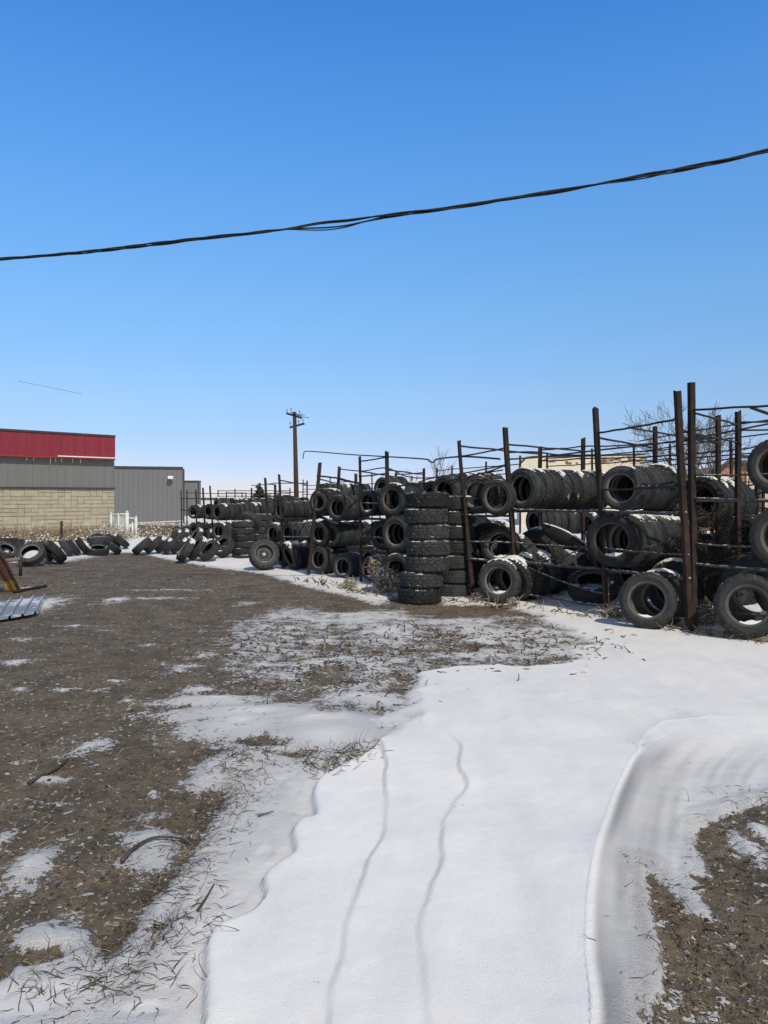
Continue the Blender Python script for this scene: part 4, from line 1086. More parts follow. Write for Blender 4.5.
# white pipe gate
gt = empty('pipe_gate', G(124, 538), 'white painted pipe gate with chain link in front of the tan wall corner', 'gate')
def gp(px, yb, yt, d, r, name='post'):
    b = P(px, yb, d); b.z = -.05; t = P(px, yt, d); mb = MB(); mb.tube([b, t], r, 8); mb.tube([t, t + Vector((0, 0, .05))], [r * 1.25, .01], 8); mb.build(name, M['gatewhite'], gt, True); return t
D = 27.5
gp(111, 537, 513.5, D, .045); gp(127, 543, 512, D, .07); gp(136, 543, 517, D, .05); gp(118.5, 530, 514.5, D, .03, 'frame_bar'); gp(132.5, 540, 523, D, .035, 'frame_bar')
for a, b in (((111, 514.5), (127, 514)), ((127, 518), (136, 518.3)), ((111, 534), (127, 536))):
    mb = MB(); mb.tube([P(*a, D), P(*b, D)], .028, 6); mb.build('rail', M['gatewhite'], gt, True)
mb = MB()
for k in range(22):
    for s in (0, 1):
        x0 = 111 + k * .75
        a = P(x0, 534 if s else 515, D + .03); b = P(min(x0 + 9, 127), 515 if s else 534, D + .03); b = a.lerp(b, 1 if x0 + 9 <= 127 else 1)
        mb.tube([a, b], .006, 3)
mb.build('chain_link_mesh', M['gatewhite'], gt)
# low chain link along the shed
cf = empty('chain_link_fence', G(160, 530), 'low chain link fence along the foot of the grey shed', 'fence')
mb = MB(); D2 = 38
mb.tube([P(137, 523, D2), P(183, 521, D2)], .03, 5); cf_r = mb.build('rail', M['gatewhite'], cf)
mb = MB()
for k in range(60):
    a = 137 + k * .78
    for s in (-1, 1): mb.tube([P(a, 523, D2), P(min(max(a + s * 3.5, 136), 184), 531, D2)], .008, 3)
mb.build('chain_link_mesh', M['gatewhite'], cf)

# stakes, log, sheet steel, implement
mb = MB(); b = P(61.5, 553, 22); b.z = 0; mb.tube([b, P(61.5, 521, 22)], .035, 6)
tag(mb.build('steel_stake', M['rust_low']), 'rusty stake standing in the snowy brush before the tan wall', 'stake')
st = empty('low_barrier', G(12, 576), 'low grey pipe barrier on a thin upright at the left edge', 'barrier')
mb = MB(); d = G(20.5, 576).y; mb.tube([P(20.5, 577, d), P(20.5, 558, d)], .03, 6); mb.build('upright', M['rail'], st, True)
mb = MB(); mb.tube([P(-12, 562.5, d), P(20.5, 559, d)], .04, 8); mb.build('rail', simple('grey_weathered_pipe', (.12, .10, .09), (.2, .18, .16), 8, .8, .2), st, True)
def boxy(name, px0, px1, y0, y1, d, dep, mat, label, cat, bev=.03):
    a, b = P(px0, y1, d), P(px1, y0, d); mb = MB(); mb.box(((a.x + b.x) / 2, d + dep / 2, (a.z + b.z) / 2), (b.x - a.x, dep, b.z - a.z))
    o = mb.build(name, mat); m = o.modifiers.new('b', 'BEVEL'); m.width = bev; m.segments = 2; return tag(o, label, cat)
mud = boxy('wooden_crate', -14, 8.5, 539, 546, 21, .6, simple('dark_stained_wood', (.02, .012, .01), (.05, .03, .025), 8, .85, .4), 'dark wooden box on the tire pile at the left edge', 'crate')
b_ = boxy('timber_block', 88.5, 106.5, 541.6, 547, 21.9, .3, M['plastic'], 'upright dark block propping the balanced flat tire', 'block', .02)

sh = empty('metal_sheet', G(20, 610), 'snow edged galvanized corrugated roofing sheet lying on the dirt at left', 'sheet metal')
gal = NT('galvanized_sheet'); w = gal.pos(); gal.color(snow_mix(gal, gal.ramp(gal.noise(w, 3, 5, .6), [(.3, (.25, .265, .265)), (.7, (.36, .38, .375))]), .25, 3.)[0]); gal.rough(.5); gal.b.inputs['Metallic'].default_value = .35
a, b, c, e = G(-60, 632, .03), G(-35, 606, .03), G(47, 596, .03), G(38, 614, .03)
# ribs run front to back; ordinate along a->e (left to right)
mb = MB(); vs = []; fs = []; pts = []
nr = 7
for k in range(nr):
    t0 = k / nr
    pts += [(t0, 0), (t0 + .62 / nr, 0), (t0 + .70 / nr, .035), (t0 + .80 / nr, .035), (t0 + .88 / nr, 0)]
pts.append((1, 0))
for t, h in pts:
    p = a.lerp(e, t); q_ = b.lerp(c, t); vs += [p + Vector((0, 0, h + .01)), q_ + Vector((0, 0, h + .01))]
for i in range(len(pts) - 1): fs.append((i * 2, i * 2 + 2, i * 2 + 3, i * 2 + 1))
mb.add(vs, fs); mb.build('sheet', gal.m, sh)
# snow packed along its edges
mb = MB(); 
def snow_lump(mb, pts, w, h):
    n = len(pts)
    for i in range(n - 1):
        for s in range(5):
            p = pts[i].lerp(pts[i + 1], (s + rnd.random()) / 5) + Vector((rnd.uniform(-w, w) * .5, rnd.uniform(-w, w), 0)); r = rnd.uniform(.4, 1) * w
            q = [p + Vector((math.cos(x) * r * rnd.uniform(.8, 1.5), math.sin(x) * r * rnd.uniform(.6, 1.1), -.02)) for x in [k * math.pi / 5 for k in range(10)]]
            q2 = [p + (v - p) * .6 + Vector((0, 0, h * rnd.uniform(.5, 1) + .02)) for v in q]
            mb.add(q + q2 + [p + Vector((0, 0, h + .02))], [(k, (k + 1) % 10, 10 + (k + 1) % 10, 10 + k) for k in range(10)] + [(10 + k, 10 + (k + 1) % 10, 20) for k in range(10)])
#snow_lump(mb, [G(-30, 624), G(0, 618), G(20, 617), G(40, 612), G(47, 604), G(50, 596)], .12, .03)
#snow_lump(mb, [G(-20, 599), G(15, 597), G(47, 594)], .10, .03)


im = empty('farm_implement', G(8, 594), 'rusty steel implement arm with chipped yellow tip at the left edge', 'implement')
d = G(14, 592).y
mb = MB()
def plate(mb, pts, th=.05):
    n = len(pts); f = [P(x, y, d) for x, y in pts]; bk = [v + Vector((.03, th, 0)) for v in f]
    mb.add(f + bk, [tuple(range(n)), tuple(range(2 * n - 1, n - 1, -1))] + [(i, n + i, n + (i + 1) % n, (i + 1) % n) for i in range(n)])
plate(mb, [(-14, 556), (1, 556), (6, 568), (12, 580), (5, 582), (-14, 574)]); mb.build('plate', M['rustplate'], im)
mb = MB(); plate(mb, [(4, 582.3), (12.2, 580.4), (18.8, 590), (16, 592.3), (5, 591)], .05); mb.build('yellow_tip', M['yellow'], im)
mb = MB(); mb.tube([P(-4, 546, d - .05), P(8, 566, d - .05), P(20, 591, d - .05)], .014, 6); mb.tube([P(-8, 552, d - .06), P(14, 592, d - .06)], .010, 6); mb.build('arm', M['rust_low'], im, True)
mb = MB(); mb.tube([P(-20, 591, d), P(18, 592.5, d)], .03, 6); mb.build('skid_bar', M['rust'], im, True)
# dark stick near it
mb = MB(); mb.tube([G(14, 592, .03), G(30, 589, .03), G(46, 586, .03)], .03, 6); tag(mb.build('steel_bar', M['rust']), 'dark rusty bar lying behind the metal sheet', 'bar')

# ------------------------------------------------------------------ utility pole and cables
d = 52
up = empty('utility_pole', Vector(((297 - CX) / F * d, d, 0)), 'brown wooden utility pole with two crossarms against the sky', 'utility pole')
base = Vector(((297 - CX) / F * d, d, -.2)); top = P(294.5, 412, d)
mb = MB(); mb.tube([base, base.lerp(top, .5), top], [.18, .155, .12], 12); mb.build('pole', M['wood'], up, True)
arms_ = []
for (a, b, r) in (((286.2, 413.2), (302, 418), .07), ((289.6, 427.5), (304.5, 423.5), .07), ((291, 412.5), (300, 415.5), .04)):
    mb = MB(); pa, pb = P(*a, d - .15), P(*b, d + .05 if r > .05 else d - .25); dd = (pb - pa); mb.tube([pa, pb], r, 4); arms_.append(mb.build('crossarm', M['wood'], up))
ins = simple('grey_insulator', (.10, .10, .10), (.2, .2, .2), 5, .3, 0)
for (x, y, ai) in ((287, 412.8, 0), (291, 411.5, 2), (301, 417, 0), (290.3, 425.5, 1), (298.7, 423.6, 1), (303, 422.5, 1), (299.5, 414, 2)):
    mb = MB(); p = P(x, y, d - .15); mb.tube([p, p + Vector((0, 0, .10)), p + Vector((0, 0, .16)), p + Vector((0, 0, .26))], [.02, .02, .045, .02], 8); io = mb.build('insulator', ins, up, True); io.parent = arms_[ai]
for (a, b) in (((298, 415.4), (305, 415)), ((298, 416.5), (309, 417.5))):
    mb = MB(); mb.tube([P(*a, d), P(*b, d + 8)], .022, 4); mb.build('wire_stub', M['cable'], up)

# overhead cable bundle
ctrl = [(-260, 283), (-120, 271), (0, 259.5), (70, 253.5), (150, 244.5), (230, 235.8), (280, 230), (310, 227), (345, 223.5), (380, 217), (450, 207.5), (520, 197), (580, 187.5), (640, 177), (700, 165.5), (768, 150), (900, 118), (1060, 72)]
def cdepth(px): return 12.0 - (px / 768) * 3.0
cp = [P(x, y, cdepth(x)) for x, y in ctrl]
def spline(pts, n):
    out = []
    for i in range(len(pts) - 1):
        p0 = pts[max(i - 1, 0)]; p1 = pts[i]; p2 = pts[i + 1]; p3 = pts[min(i + 2, len(pts) - 1)]
        for k in range(n):
            t = k / n; out.append(.5 * ((2 * p1) + (p2 - p0) * t + (2 * p0 - 5 * p1 + 4 * p2 - p3) * t * t + (3 * p1 - p0 - 3 * p2 + p3) * t ** 3))
    out.append(pts[-1]); return out
cb = empty('overhead_cable', cp[2], 'black twisted overhead cable bundle crossing the blue sky', 'cable')
path = spline(cp, 24)
for s in range(4):
    mb = MB(); pts = []; ph = s * math.pi / 2; L = 0
    for i, p in enumerate(path):
        if i: L += (p - path[i - 1]).length
        px = CX + p.x / p.y * F
        loose = .055 * math.exp(-((px - 325) / 34) ** 2) + .014 * math.exp(-((px - 590) / 60) ** 2)
        k = .016 + .007 * math.sin(L * 1.7 + s)
        w = 3.0 * L + .8 * math.sin(L * .9)
        off = Vector((0, math.cos(w + ph) * k, math.sin(w + ph) * k))
        if loose > .004: off = off + Vector((0, 0, (loose if s < 2 else -loose) * .75))
        pts.append(p + off)
    mb.tube(pts, .0125 if s < 3 else .009, 6); mb.build('cable_strand', M['cable'], cb, True)
# thin wires
def wire(label, pts, r, n=8):
    mb = MB(); mb.tube(spline(pts, n), r, 5); return tag(mb.build('thin_wire', M['cable'], None, True), label, 'wire')
wire('thin black wire with a hooked end strung above the middle racks', [P(303, 459, 24), P(303.6, 454, 24), P(306, 451.3, 24), P(320, 452, 23), P(350, 454.5, 21), P(386, 456.6, 18), P(424, 459, 16), P(429, 461, 15.6), P(433, 462.3, 15.4), P(438, 459, 15.2), P(464, 456.6, 13), P(500, 459, 12.2)], .016)
wire('loose black wire running between the fourth post and rusty post tops', [p473.at(1.8), P(480, 474, 11.9), P(503, 470, 11.6)], .011)
wire('dark twisted wire from the rusty post to the third post', [p518.at(2.2), P(535, 452, 11.0), P(560, 455, 10.8), P(598, 455, 10.3)], .012)
wire('lower dark wire from the rusty post past the third post', [p518.at(2.1), P(540, 457, 11.3), P(600, 450, 11.0), P(677, 441, 10.6), P(768, 424, 10.0), P(850, 408, 9.6)], .013)
wire('wire strung from the fifth post across the far racks', [P(340, 469, 17), P(362, 471, 16), P(386, 468, 14), P(405, 476, 15), P(425, 478, 15), P(470, 474, 14)], .012)
wire('drooping rear wire left of the fourth post', [P(400, 489, 16), P(430, 478.6, 14), P(465, 473, 12.5), P(505, 465, 11.8)], .012)
wire('faint distant wire low in the sky above the workshop', [P(18, 381, 60), P(48, 387, 60), P(82, 394, 60)], .011)
for z, y0, y1 in ((0, 437, 419), (1, 448, 433), (2, 459, 452)):
    wire('%s rear wire crossing behind the twin posts' % ('upper', 'middle', 'lower')[z], [P(640, y0 + 4, 13), P(700, (y0 + y1) / 2 + 2, 12), P(790, y1 - 2, 11)], .011)

# ------------------------------------------------------------------ trees
def bare_tree(label, base, height, lean, seed, spread=.6, levels=6, tr=.14, mat='bark', first=.35):
    q = random.Random(seed); o = empty('bare_tree', base, label, 'tree', 'bare winter trees behind the racks')
    tm, cm = MB(), MB()
    def grow(p, d, L, r, lv, mb):
        n = 4; pts = [p]; rs = [r]
        for i in range(n):
            d = (d + Vector((q.gauss(0, .16), q.gauss(0, .16), q.gauss(.04, .08)))).normalized(); p = p + d * (L / n); pts.append(p); rs.append(r * (1 - .35 * (i + 1) / n))
        mb.tube(pts, rs, 7 if lv < 2 else 4, cap=False)
        if lv >= levels: return
        k = q.choice([2, 3, 3]) if lv else 4
        for _ in range(k):
            a = q.uniform(0, 6.28); sp = q.uniform(.35, 1.0) * spread * (1.2 if lv else 1)
            u = d.orthogonal().normalized(); v = d.cross(u)
            nd = (d + (u * math.cos(a) + v * math.sin(a)) * sp).normalized()
            at_ = pts[q.choice([2, 3, 4])] if lv else pts[q.choice([3, 4, 4])]
            grow(at_, nd, L * q.uniform(.6, .85), max(rs[-1] * q.uniform(.55, .8), .0055), lv + 1, cm)
    grow(Vector(base), Vector((lean, 0, 1)).normalized(), height * first, tr, 0, tm)
    tm.build('trunk', M[mat], o, True); cm.build('branches', M[mat], o)
bare_tree('bare branching tree right behind the twin rusty posts', P(703, 560, 20).xy.to_3d(), 2.9, -.02, 7, .95, 6, .13, first=.46)
bare_tree('bare tree at the right edge above the tires', P(752, 560, 18).xy.to_3d(), 3.5, .10, 12, .6, 6, .10, first=.45)
bare_tree('thin bare tree left of the twin posts beyond the cream wall', P(672, 560, 27).xy.to_3d(), 3.2, .1, 23, .7, 4, .05)
bare_tree('small distant bare tree above the tall stack', P(424, 540, 30).xy.to_3d(), 2.9, .0, 31, .42, 4, .035, first=.45)
bare_tree('slim distant bare sapling beside the small bare tree', P(415, 540, 31).xy.to_3d(), 2.6, .02, 37, .35, 3, .03, first=.45)

# dark conifer / shrub mass near the far slanted posts
def bush(label, c, sx, sy, sz, n, seed, mat, name='evergreen_shrub', cat='shrub', leaf=.10):
    q = random.Random(seed); o = empty(name, (c[0], c[1], 0), label, cat); mb = MB()
    for i in range(n):
        u = Vector((q.gauss(0, 1), q.gauss(0, 1), q.gauss(0, 1))).normalized() * q.uniform(.5, 1) ** .5
        bump_ = 1 + .25 * math.sin(u.x * 5 + seed) * math.cos(u.z * 6)
        p = Vector(c) + Vector((u.x * sx, u.y * sy, abs(u.z) * sz)) * bump_
        a = Vector((q.gauss(0, 1), q.gauss(0, 1), q.gauss(0, 1))).normalized() * leaf; b = a.orthogonal().normalized() * leaf * .5
        mb.add([p - a, p + b, p + a, p - b], [(0, 1, 2, 3)])
    mb.build('foliage', mat, o); mb = MB(); mb.tube([(c[0], c[1], -.1), (c[0], c[1], c[2] + sz * .5)], [.08, .03], 6); mb.build('stem', M['bark'], o)
dg = simple('dark_evergreen', (.012, .02, .012), (.03, .045, .022), 2, .8, 0)
c = P(262, 512, 36); bush('dark green evergreen shrub on the horizon behind the slanted posts', (c.x, c.y, .2), .65, .6, 1.75, 2600, 3, dg)
c = P(283, 512, 38); bush('low evergreen shrub just right of the taller evergreen shrub', (c.x, c.y, .2), .9, .6, 1.45, 2200, 4, dg)

# ------------------------------------------------------------------ brush, weeds
def stalks(mb, q, c, n, L, spread, r=.004, curl=.5, up=1.0, m=0, sides=3):
    for _ in range(n):
        p = Vector(c) + Vector((q.gauss(0, spread), q.gauss(0, spread), 0)); d = Vector((q.gauss(0, .7), q.gauss(0, .7), q.uniform(.1, 1.0) * up)).normalized()
        l = L * q.uniform(.5, 1.2); pts = [p]
        for i in range(4):
            d = (d + Vector((q.gauss(0, curl), q.gauss(0, curl), q.gauss(-.12, curl * .6)))).normalized(); p = p + d * (l / 4); p.z = max(p.z, c[2] - .005); pts.append(p)
        mb.tube(pts, [r, r * .9, r * .7, r * .5, r * .3], sides, m, cap=False)
# tumbleweeds
def tumble(label, c, rad, seed, n=260, snow=True, mat='straw'):
    q = random.Random(seed); o = empty('tumbleweed', (c[0], c[1], 0), label, 'tumbleweed'); mb = MB()
    for i in range(n):
        u = Vector((q.gauss(0, 1), q.gauss(0, 1), q.gauss(0, 1))).normalized(); p = Vector(c) + u * rad * q.uniform(.2, .6); pts = [p]; d = u
        for k in range(4):
            d = (d + Vector((q.gauss(0, .6), q.gauss(0, .6), q.gauss(0, .6)))).normalized(); p = p + d * rad * .22; pts.append(p)
        mb.tube(pts, .004, 3, cap=False)
    mb.build('stems', M[mat], o)
    if snow:
        mb = MB()
        for i in range(int(n * 1.6)):
            u = Vector((q.gauss(0, 1), q.gauss(0, 1), q.gauss(.3, 1))).normalized(); p = Vector(c) + u * rad * q.uniform(.3, .95); s = rad * q.uniform(.02, .09)
            mb.add([p + Vector((math.cos(k * 1.05) * s * q.uniform(.6, 1.3), math.sin(k * 1.05) * s * q.uniform(.6, 1.3), 0)) for k in range(6)] + [p + Vector((0, 0, s * .8)), p - Vector((0, 0, s * .5))], [(k, (k + 1) % 6, 6) for k in range(6)] + [((k + 1) % 6, k, 7) for k in range(6)])
        tag(mb.build('snow', M['snow'], o, True), kind='stuff')
g = G(385, 594); tumble('large snow clotted tumbleweed caught at the fifth post foot', (g.x, g.y, .18), .26, 1, 260)
g = G(377, 588); tumble('tall snow clotted tumbleweed clump between fifth and sixth posts', (g.x, g.y, .36), .18, 8, 160)
g = G(350, 590); tumble('small weed clump in snow left of the large tumbleweed', (g.x, g.y, .08), .14, 2, 120)
g = G(479, 603); tumble('weed clump at the fourth post foot', (g.x, g.y, .07), .12, 3, 80)
g = G(513, 607); tumble('weed clump at the rusty post foot', (g.x, g.y, .05), .10, 4, 70)
g = G(706, 628); tumble('weed clump right of the twin posts foot', (g.x, g.y, .12), .17, 5, 220)
g = G(613, 619); tumble('weed clump at the third post foot', (g.x, g.y, .07), .14, 6, 160)
g = P(712, 540, 9.8); tumble('tall dry brush tangled inside the right edge bay', (g.x, g.y, .95), .48, 7, 260, False, 'weed')
g = P(704, 575, 9.6); tumble('lower dry brush tangled behind the twin posts', (g.x, g.y, .5), .42, 9, 220, False, 'weed')
g = P(118, 536, 26); tumble('snowy dry shrub growing through the white gate', (g.x, g.y, .22), .38, 12, 260)
g = P(106, 539, 26); tumble('snowy dry shrub left of the white gate', (g.x, g.y, .22), .42, 13, 260)

# brush bank in front of the buildings: one uncountable mass
q = random.Random(77); mb = MB()
def brush_band(p0, p1, n, h, w):
    for i in range(n):
        t = q.random(); c = p0.lerp(p1, t) + Vector((q.gauss(0, w), q.gauss(0, w), 0)); hh = h * (.55 + .45 * math.sin(t * 23) * math.sin(t * 57 + 1)) * q.uniform(.5, 1.2)
        m = 0 if q.random() < .55 else 1
        p = c + Vector((0, 0, q.uniform(0, hh))); 
        if m: 
            s = q.uniform(.012, .05); mb.add([p + Vector((math.cos(k * 1.26) * s, math.sin(k * 1.26) * s, 0)) for k in range(5)] + [p + Vector((0, 0, s * .9)), p - Vector((0, 0, s))], [(k, (k + 1) % 5, 5) for k in range(5)] + [((k + 1) % 5, k, 6) for k in range(5)], 1)
        else:
            d_ = Vector((q.gauss(0, 1), q.gauss(0, 1), q.gauss(.6, .6))).normalized(); mb.tube([p, p + d_ * .15, p + d_ * .3 + Vector((q.gauss(0, .05), 0, q.gauss(0, .05)))], .008, 3, 0, cap=False)
brush_band(Vector((-13.6, 24.8, 0)), Vector((-9.8, 27.2, 0)), 14000, .42, .45)
brush_band(Vector((-9.5, 29, 0)), Vector((-6.6, 30.5, 0)), 6000, .5, .4)
tag(mb.build('dry_brush', [M['straw'], M['snow']]), kind='stuff')
bpy.data.objects['dry_brush']['label'] = 'snow laden dry brush along the tan wall'

# scatter on the yard ---------------------------------------------------
PX = [q.random() for _ in range(10)]
def sample(n, pxr, pyr, seed, cond):
    r = np.random.RandomState(seed); px = r.uniform(*pxr, n); py = r.uniform(*pyr, n)
    d = CH * F / (py - HY); X = (px - CX) / F * d; S, H = fields(X[None], d[None]); S = S[0]; H = H[0]
    k = cond(S, px, py); return X[k], d[k], H[k], S[k]
# wood chips, pebbles, straw
X, Y, H, S = sample(15000, (-60, 830), (560, 1100), 1, lambda S, px, py: (S < .42))
q = random.Random(3); mb = MB()
for x, y, h in zip(X, Y, H):
    s = q.uniform(.0015, .0055) * (1 + .22 * y / 3); L = s * q.uniform(1.5, 5); a = q.uniform(0, 3.14)
    rot = Matrix.Rotation(a, 3, 'Z') @ Matrix.Rotation(q.gauss(0, .35), 3, 'Y') @ Matrix.Rotation(q.gauss(0, .4), 3, 'X')
    m = q.choice([0, 0, 1, 2]); mb.box((x, y, h + s * .3), (L, s, s * .5), rot, m)
wc = [simple('pale_wood_chip', (.20, .165, .12), (.36, .31, .24), 30, .9, 0, world=True), simple('brown_wood_chip', (.10, .065, .04), (.18, .12, .08), 30, .9, 0, world=True), simple('dark_clod', (.03, .024, .018), (.07, .055, .04), 30, .95, 0, world=True)]
tag(mb.build('wood_chips', wc), 'small wood chips and crumbs of soil strewn over the bare dirt', kind='stuff')
X, Y, H, S = sample(3200, (-60, 830), (570, 1100), 2, lambda S, px, py: S < .62)
mb = MB()
for x, y, h in zip(X, Y, H):
    s = q.uniform(.002, .008) * (.7 + .14 * y); vs = []
    for i in range(6): a = i * math.pi / 3; vs.append((x + math.cos(a) * s * q.uniform(.7, 1.2), y + math.sin(a) * s * q.uniform(.7, 1.2), h))
    vs += [(x + q.uniform(-.3, .3) * s, y + q.uniform(-.3, .3) * s, h + s * q.uniform(.5, .9))]
    mb.add(vs, [(i, (i + 1) % 6, 6) for i in range(6)], q.choice([0, 1]))
X, Y, H, S = sample(9000, (-60, 830), (560, 1100), 21, lambda S, px, py: S < .60)
for x, y, h in zip(X, Y, H):
    s = q.choice([.0025, .0035, .005, .009]) * q.uniform(.6, 1.2) * (.6 + .16 * y); vs = []
    for ring, (rr, zz1) in enumerate(((1.15, -.2), (1, .25), (.6, .6))):
        for i in range(6): a = i * math.pi / 3 + ring * .4; vs.append((x + math.cos(a) * s * rr * q.uniform(.7, 1.25), y + math.sin(a) * s * rr * q.uniform(.7, 1.25), h + s * zz1 * q.uniform(.7, 1.1)))
    vs.append((x, y, h + s * .7))
    mb.add(vs, [(i, (i + 1) % 6, 6 + (i + 1) % 6, 6 + i) for i in range(6)] + [(6 + i, 6 + (i + 1) % 6, 12 + (i + 1) % 6, 12 + i) for i in range(6)] + [(12 + i, 12 + (i + 1) % 6, 18) for i in range(6)], q.choice([1, 2, 2]))
tag(mb.build('pebbles', [simple('grey_pebble', (.10, .09, .08), (.2, .185, .16), 30, .9, 0, world=True), wc[2], simple('brown_clod', (.06, .046, .030), (.13, .10, .065), 30, .95, 0, world=True)]), 'small stones scattered on the dirt yard', kind='stuff')
# dead grass: dense at the ragged snow margins
def grassband(name, label, pts, n, L, spread, mats, seed, r=.0028, curl=.45, up=.7):
    q = random.Random(seed); mb = MB(); P_ = [G(*p) for p in pts]
    for i in range(n):
        k = q.randrange(len(P_) - 1); c = P_[k].lerp(P_[k + 1], q.random()); c = c + Vector((q.gauss(0, spread), q.gauss(0, spread), 0))
        c.z = 0; cx.append((c.x, c.y)); todo.append((mb, c, L, r * (c.y / 4 if c.y > 4 else 1), curl, up, q.randrange(len(mats)), q))
    return name, label, mb, mats
cx = []; todo = []; bands = []
bands.append(grassband('dead_grass', 'dead grass and weed stems poking through the thin snow at left', [(30, 1000), (130, 990), (165, 930), (185, 880), (215, 820), (235, 790), (230, 760), (270, 750), (330, 770), (355, 755)], 1300, .09, .10, [M['weed'], M['weed'], M['straw'], M['weed']], 4, .0016, .28, .5))
bands.append(grassband('weed_litter', 'dark weed litter on the speckled snow in the middle distance', [(240, 655), (300, 640), (330, 690), (380, 660), (440, 640), (520, 640), (580, 655)], 700, .10, .45, [M['weed'], M['straw'], M['weed']], 5, .004))
bands.append(grassband('dead_stems', 'dead stems fringing the dirt patch at lower right', [(690, 900), (672, 960), (690, 1010), (720, 800), (768, 795), (735, 830), (768, 900)], 170, .09, .11, [M['weed'], M['twig']], 6, .0015, .25, .35))
bands.append(grassband('tangled_weeds', 'curled dark tangle of weeds lying on the snow sheet', [(300, 760), (325, 775), (345, 762), (362, 752), (335, 768)], 130, .13, .045, [M['weed'], M['twig']], 8, .0018, .6, .6))
bands.append(grassband('dirt_twigs', 'dry twigs and straw strewn across the brown dirt', [(0, 700), (120, 690), (60, 760), (150, 780), (20, 820), (100, 860), (180, 760), (230, 700), (60, 900)], 900, .07, .26, [M['weed'], M['straw'], M['weed']], 9, .0015, .2, .10))
bands.append(grassband('post_weeds', 'dry grass tufts along the foot of the racks', [(300, 582), (345, 592), (380, 598), (470, 604), (515, 609), (610, 620), (690, 634), (768, 646)], 260, .22, .10, [M['straw'], M['weed']], 10, .003, .35, 1.2))
xs_ = np.array([[a for a, b in cx]]); ys_ = np.array([[b for a, b in cx]]); _, Hs = fields(xs_, ys_)
for (mb, c, L, r, curl, up_, m, q), h in zip(todo, Hs[0]):
    c.z = float(h); stalks(mb, q, c, 1, L, 0, r, curl, up_, m)
for name, label, mb, mats in bands: tag(mb.build(name, mats), label, kind='stuff')
# a few single sticks one can point at
for pts, r, lab in [([(245, 950), (262, 920), (275, 905), (300, 905)], .006, 'x')][:0]: pass
def stick(label, pts, r, z=.012):
    P_ = []
    for x, y in pts:
        g = G(x, y); g.z = gz(g.x, g.y) + z; P_.append(g)
    mb = MB(); mb.tube(spline(P_, 5), [r * (1 - .5 * i / (5 * (len(P_) - 1))) for i in range(5 * (len(P_) - 1) + 1)], 6); tag(mb.build('stick', M['twig'], None, True), label, 'stick')
stick('long curved stick lying across the snow patch at lower left', [(122, 866), (135, 853), (155, 845), (180, 843), (196, 848)], .008, .02)
stick('short dark stick on the thin snow left of the sheet edge', [(258, 822), (266, 819), (274, 816)], .004)
stick('pale splintered stick on the dirt at left', [(29, 783), (45, 774), (60, 766), (68, 759)], .012)
stick('dark stick across the dirt patch at lower right', [(694, 888), (706, 882), (719, 872)], .006)
stick('long thin stick on the lower right dirt', [(705, 924), (725, 927), (750, 931)], .004)
stick('dark stick in the lower middle of the thin snow', [(198, 917), (206, 906), (214, 893)], .006)

# ------------------------------------------------------------------ light, sky, camera
sun_az = R(152); sun_el = R(46)     # direction towards the sun, clockwise from +Y
sd = Vector((math.sin(sun_az) * math.cos(sun_el), math.cos(sun_az) * math.cos(sun_el), math.sin(sun_el)))
L = bpy.data.lights.new('sun', 'SUN'); L.energy = 3.15; L.angle = R(.53); L.color = (1, .93, .80)
lo = bpy.data.objects.new('sun', L); col.objects.link(lo); lo.rotation_mode = 'QUATERNION'; lo.rotation_quaternion = sd.to_track_quat('Z', 'Y')
wd = bpy.data.worlds.new('World'); scene.world = wd; wd.use_nodes = True; nt = wd.node_tree; bg = nt.nodes['Background']
sky = nt.nodes.new('ShaderNodeTexSky'); sky.sky_type = 'NISHITA'; sky.sun_disc = False; sky.sun_elevation = sun_el; sky.sun_rotation = sun_az
sky.altitude = 900; sky.air_density = 1.0; sky.dust_density = .4; sky.ozone_density = 2.2
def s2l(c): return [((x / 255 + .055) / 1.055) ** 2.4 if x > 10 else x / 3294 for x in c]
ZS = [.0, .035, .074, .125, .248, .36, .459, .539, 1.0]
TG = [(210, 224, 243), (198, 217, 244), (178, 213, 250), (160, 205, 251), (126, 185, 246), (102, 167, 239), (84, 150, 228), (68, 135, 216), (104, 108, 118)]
NS = [(227, 243, 231), (227, 243, 231), (203, 233, 245), (172, 207, 236), (130, 163, 204), (108, 138, 179), (95, 122, 161), (87, 112, 150), (80, 104, 142)]
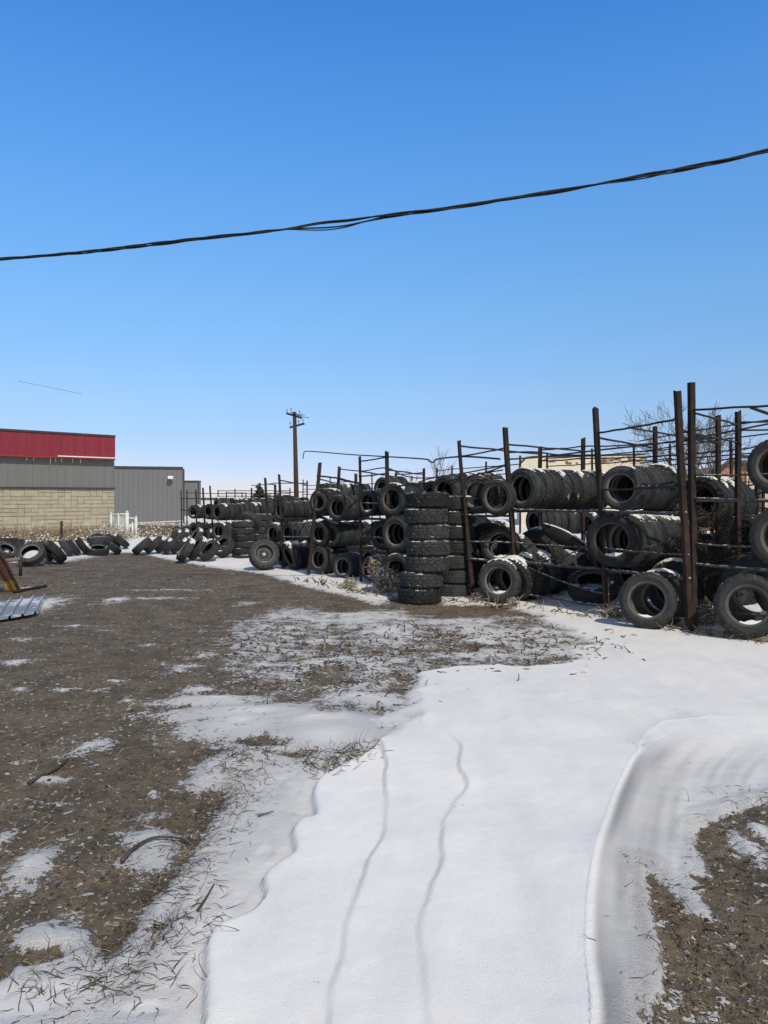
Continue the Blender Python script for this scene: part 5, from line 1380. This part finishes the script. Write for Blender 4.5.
tc = nt.nodes.new('ShaderNodeTexCoord'); sx = nt.nodes.new('ShaderNodeSeparateXYZ'); nt.links.new(tc.outputs['Generated'], sx.inputs[0])
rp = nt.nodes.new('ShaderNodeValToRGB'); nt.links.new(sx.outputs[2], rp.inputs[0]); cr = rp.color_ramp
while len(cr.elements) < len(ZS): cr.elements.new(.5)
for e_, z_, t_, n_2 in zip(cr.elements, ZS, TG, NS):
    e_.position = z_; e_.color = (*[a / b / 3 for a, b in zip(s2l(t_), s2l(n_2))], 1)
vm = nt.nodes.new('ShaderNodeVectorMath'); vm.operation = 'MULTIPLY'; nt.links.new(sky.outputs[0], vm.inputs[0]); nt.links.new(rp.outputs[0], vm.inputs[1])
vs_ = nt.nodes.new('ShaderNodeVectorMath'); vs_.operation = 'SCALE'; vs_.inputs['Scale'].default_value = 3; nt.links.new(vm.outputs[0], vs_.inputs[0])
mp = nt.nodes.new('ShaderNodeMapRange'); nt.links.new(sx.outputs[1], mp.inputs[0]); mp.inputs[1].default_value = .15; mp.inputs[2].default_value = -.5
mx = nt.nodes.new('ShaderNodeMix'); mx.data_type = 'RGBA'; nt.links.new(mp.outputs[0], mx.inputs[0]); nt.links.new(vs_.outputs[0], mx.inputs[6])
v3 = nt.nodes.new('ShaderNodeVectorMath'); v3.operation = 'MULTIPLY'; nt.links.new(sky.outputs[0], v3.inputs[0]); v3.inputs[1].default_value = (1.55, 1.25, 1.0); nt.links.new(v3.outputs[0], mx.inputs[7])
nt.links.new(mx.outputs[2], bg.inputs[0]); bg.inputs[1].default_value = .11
cam = bpy.data.cameras.new('camera'); co = bpy.data.objects.new('camera', cam); col.objects.link(co)
co.location = (0, 0, CH); co.rotation_euler = (R(90), 0, 0); cam.sensor_fit = 'VERTICAL'; cam.sensor_height = 24; cam.sensor_width = 18; cam.lens = F / 1024 * 24
cam.shift_y = -(512 - HY) / 1024; cam.clip_end = 5000; cam.clip_start = .05
scene.camera = co
scene.view_settings.view_transform = 'Standard'; scene.view_settings.look = 'None'; scene.view_settings.exposure = 0
scene.render.engine = 'CYCLES'
print('tires', NT_[0])
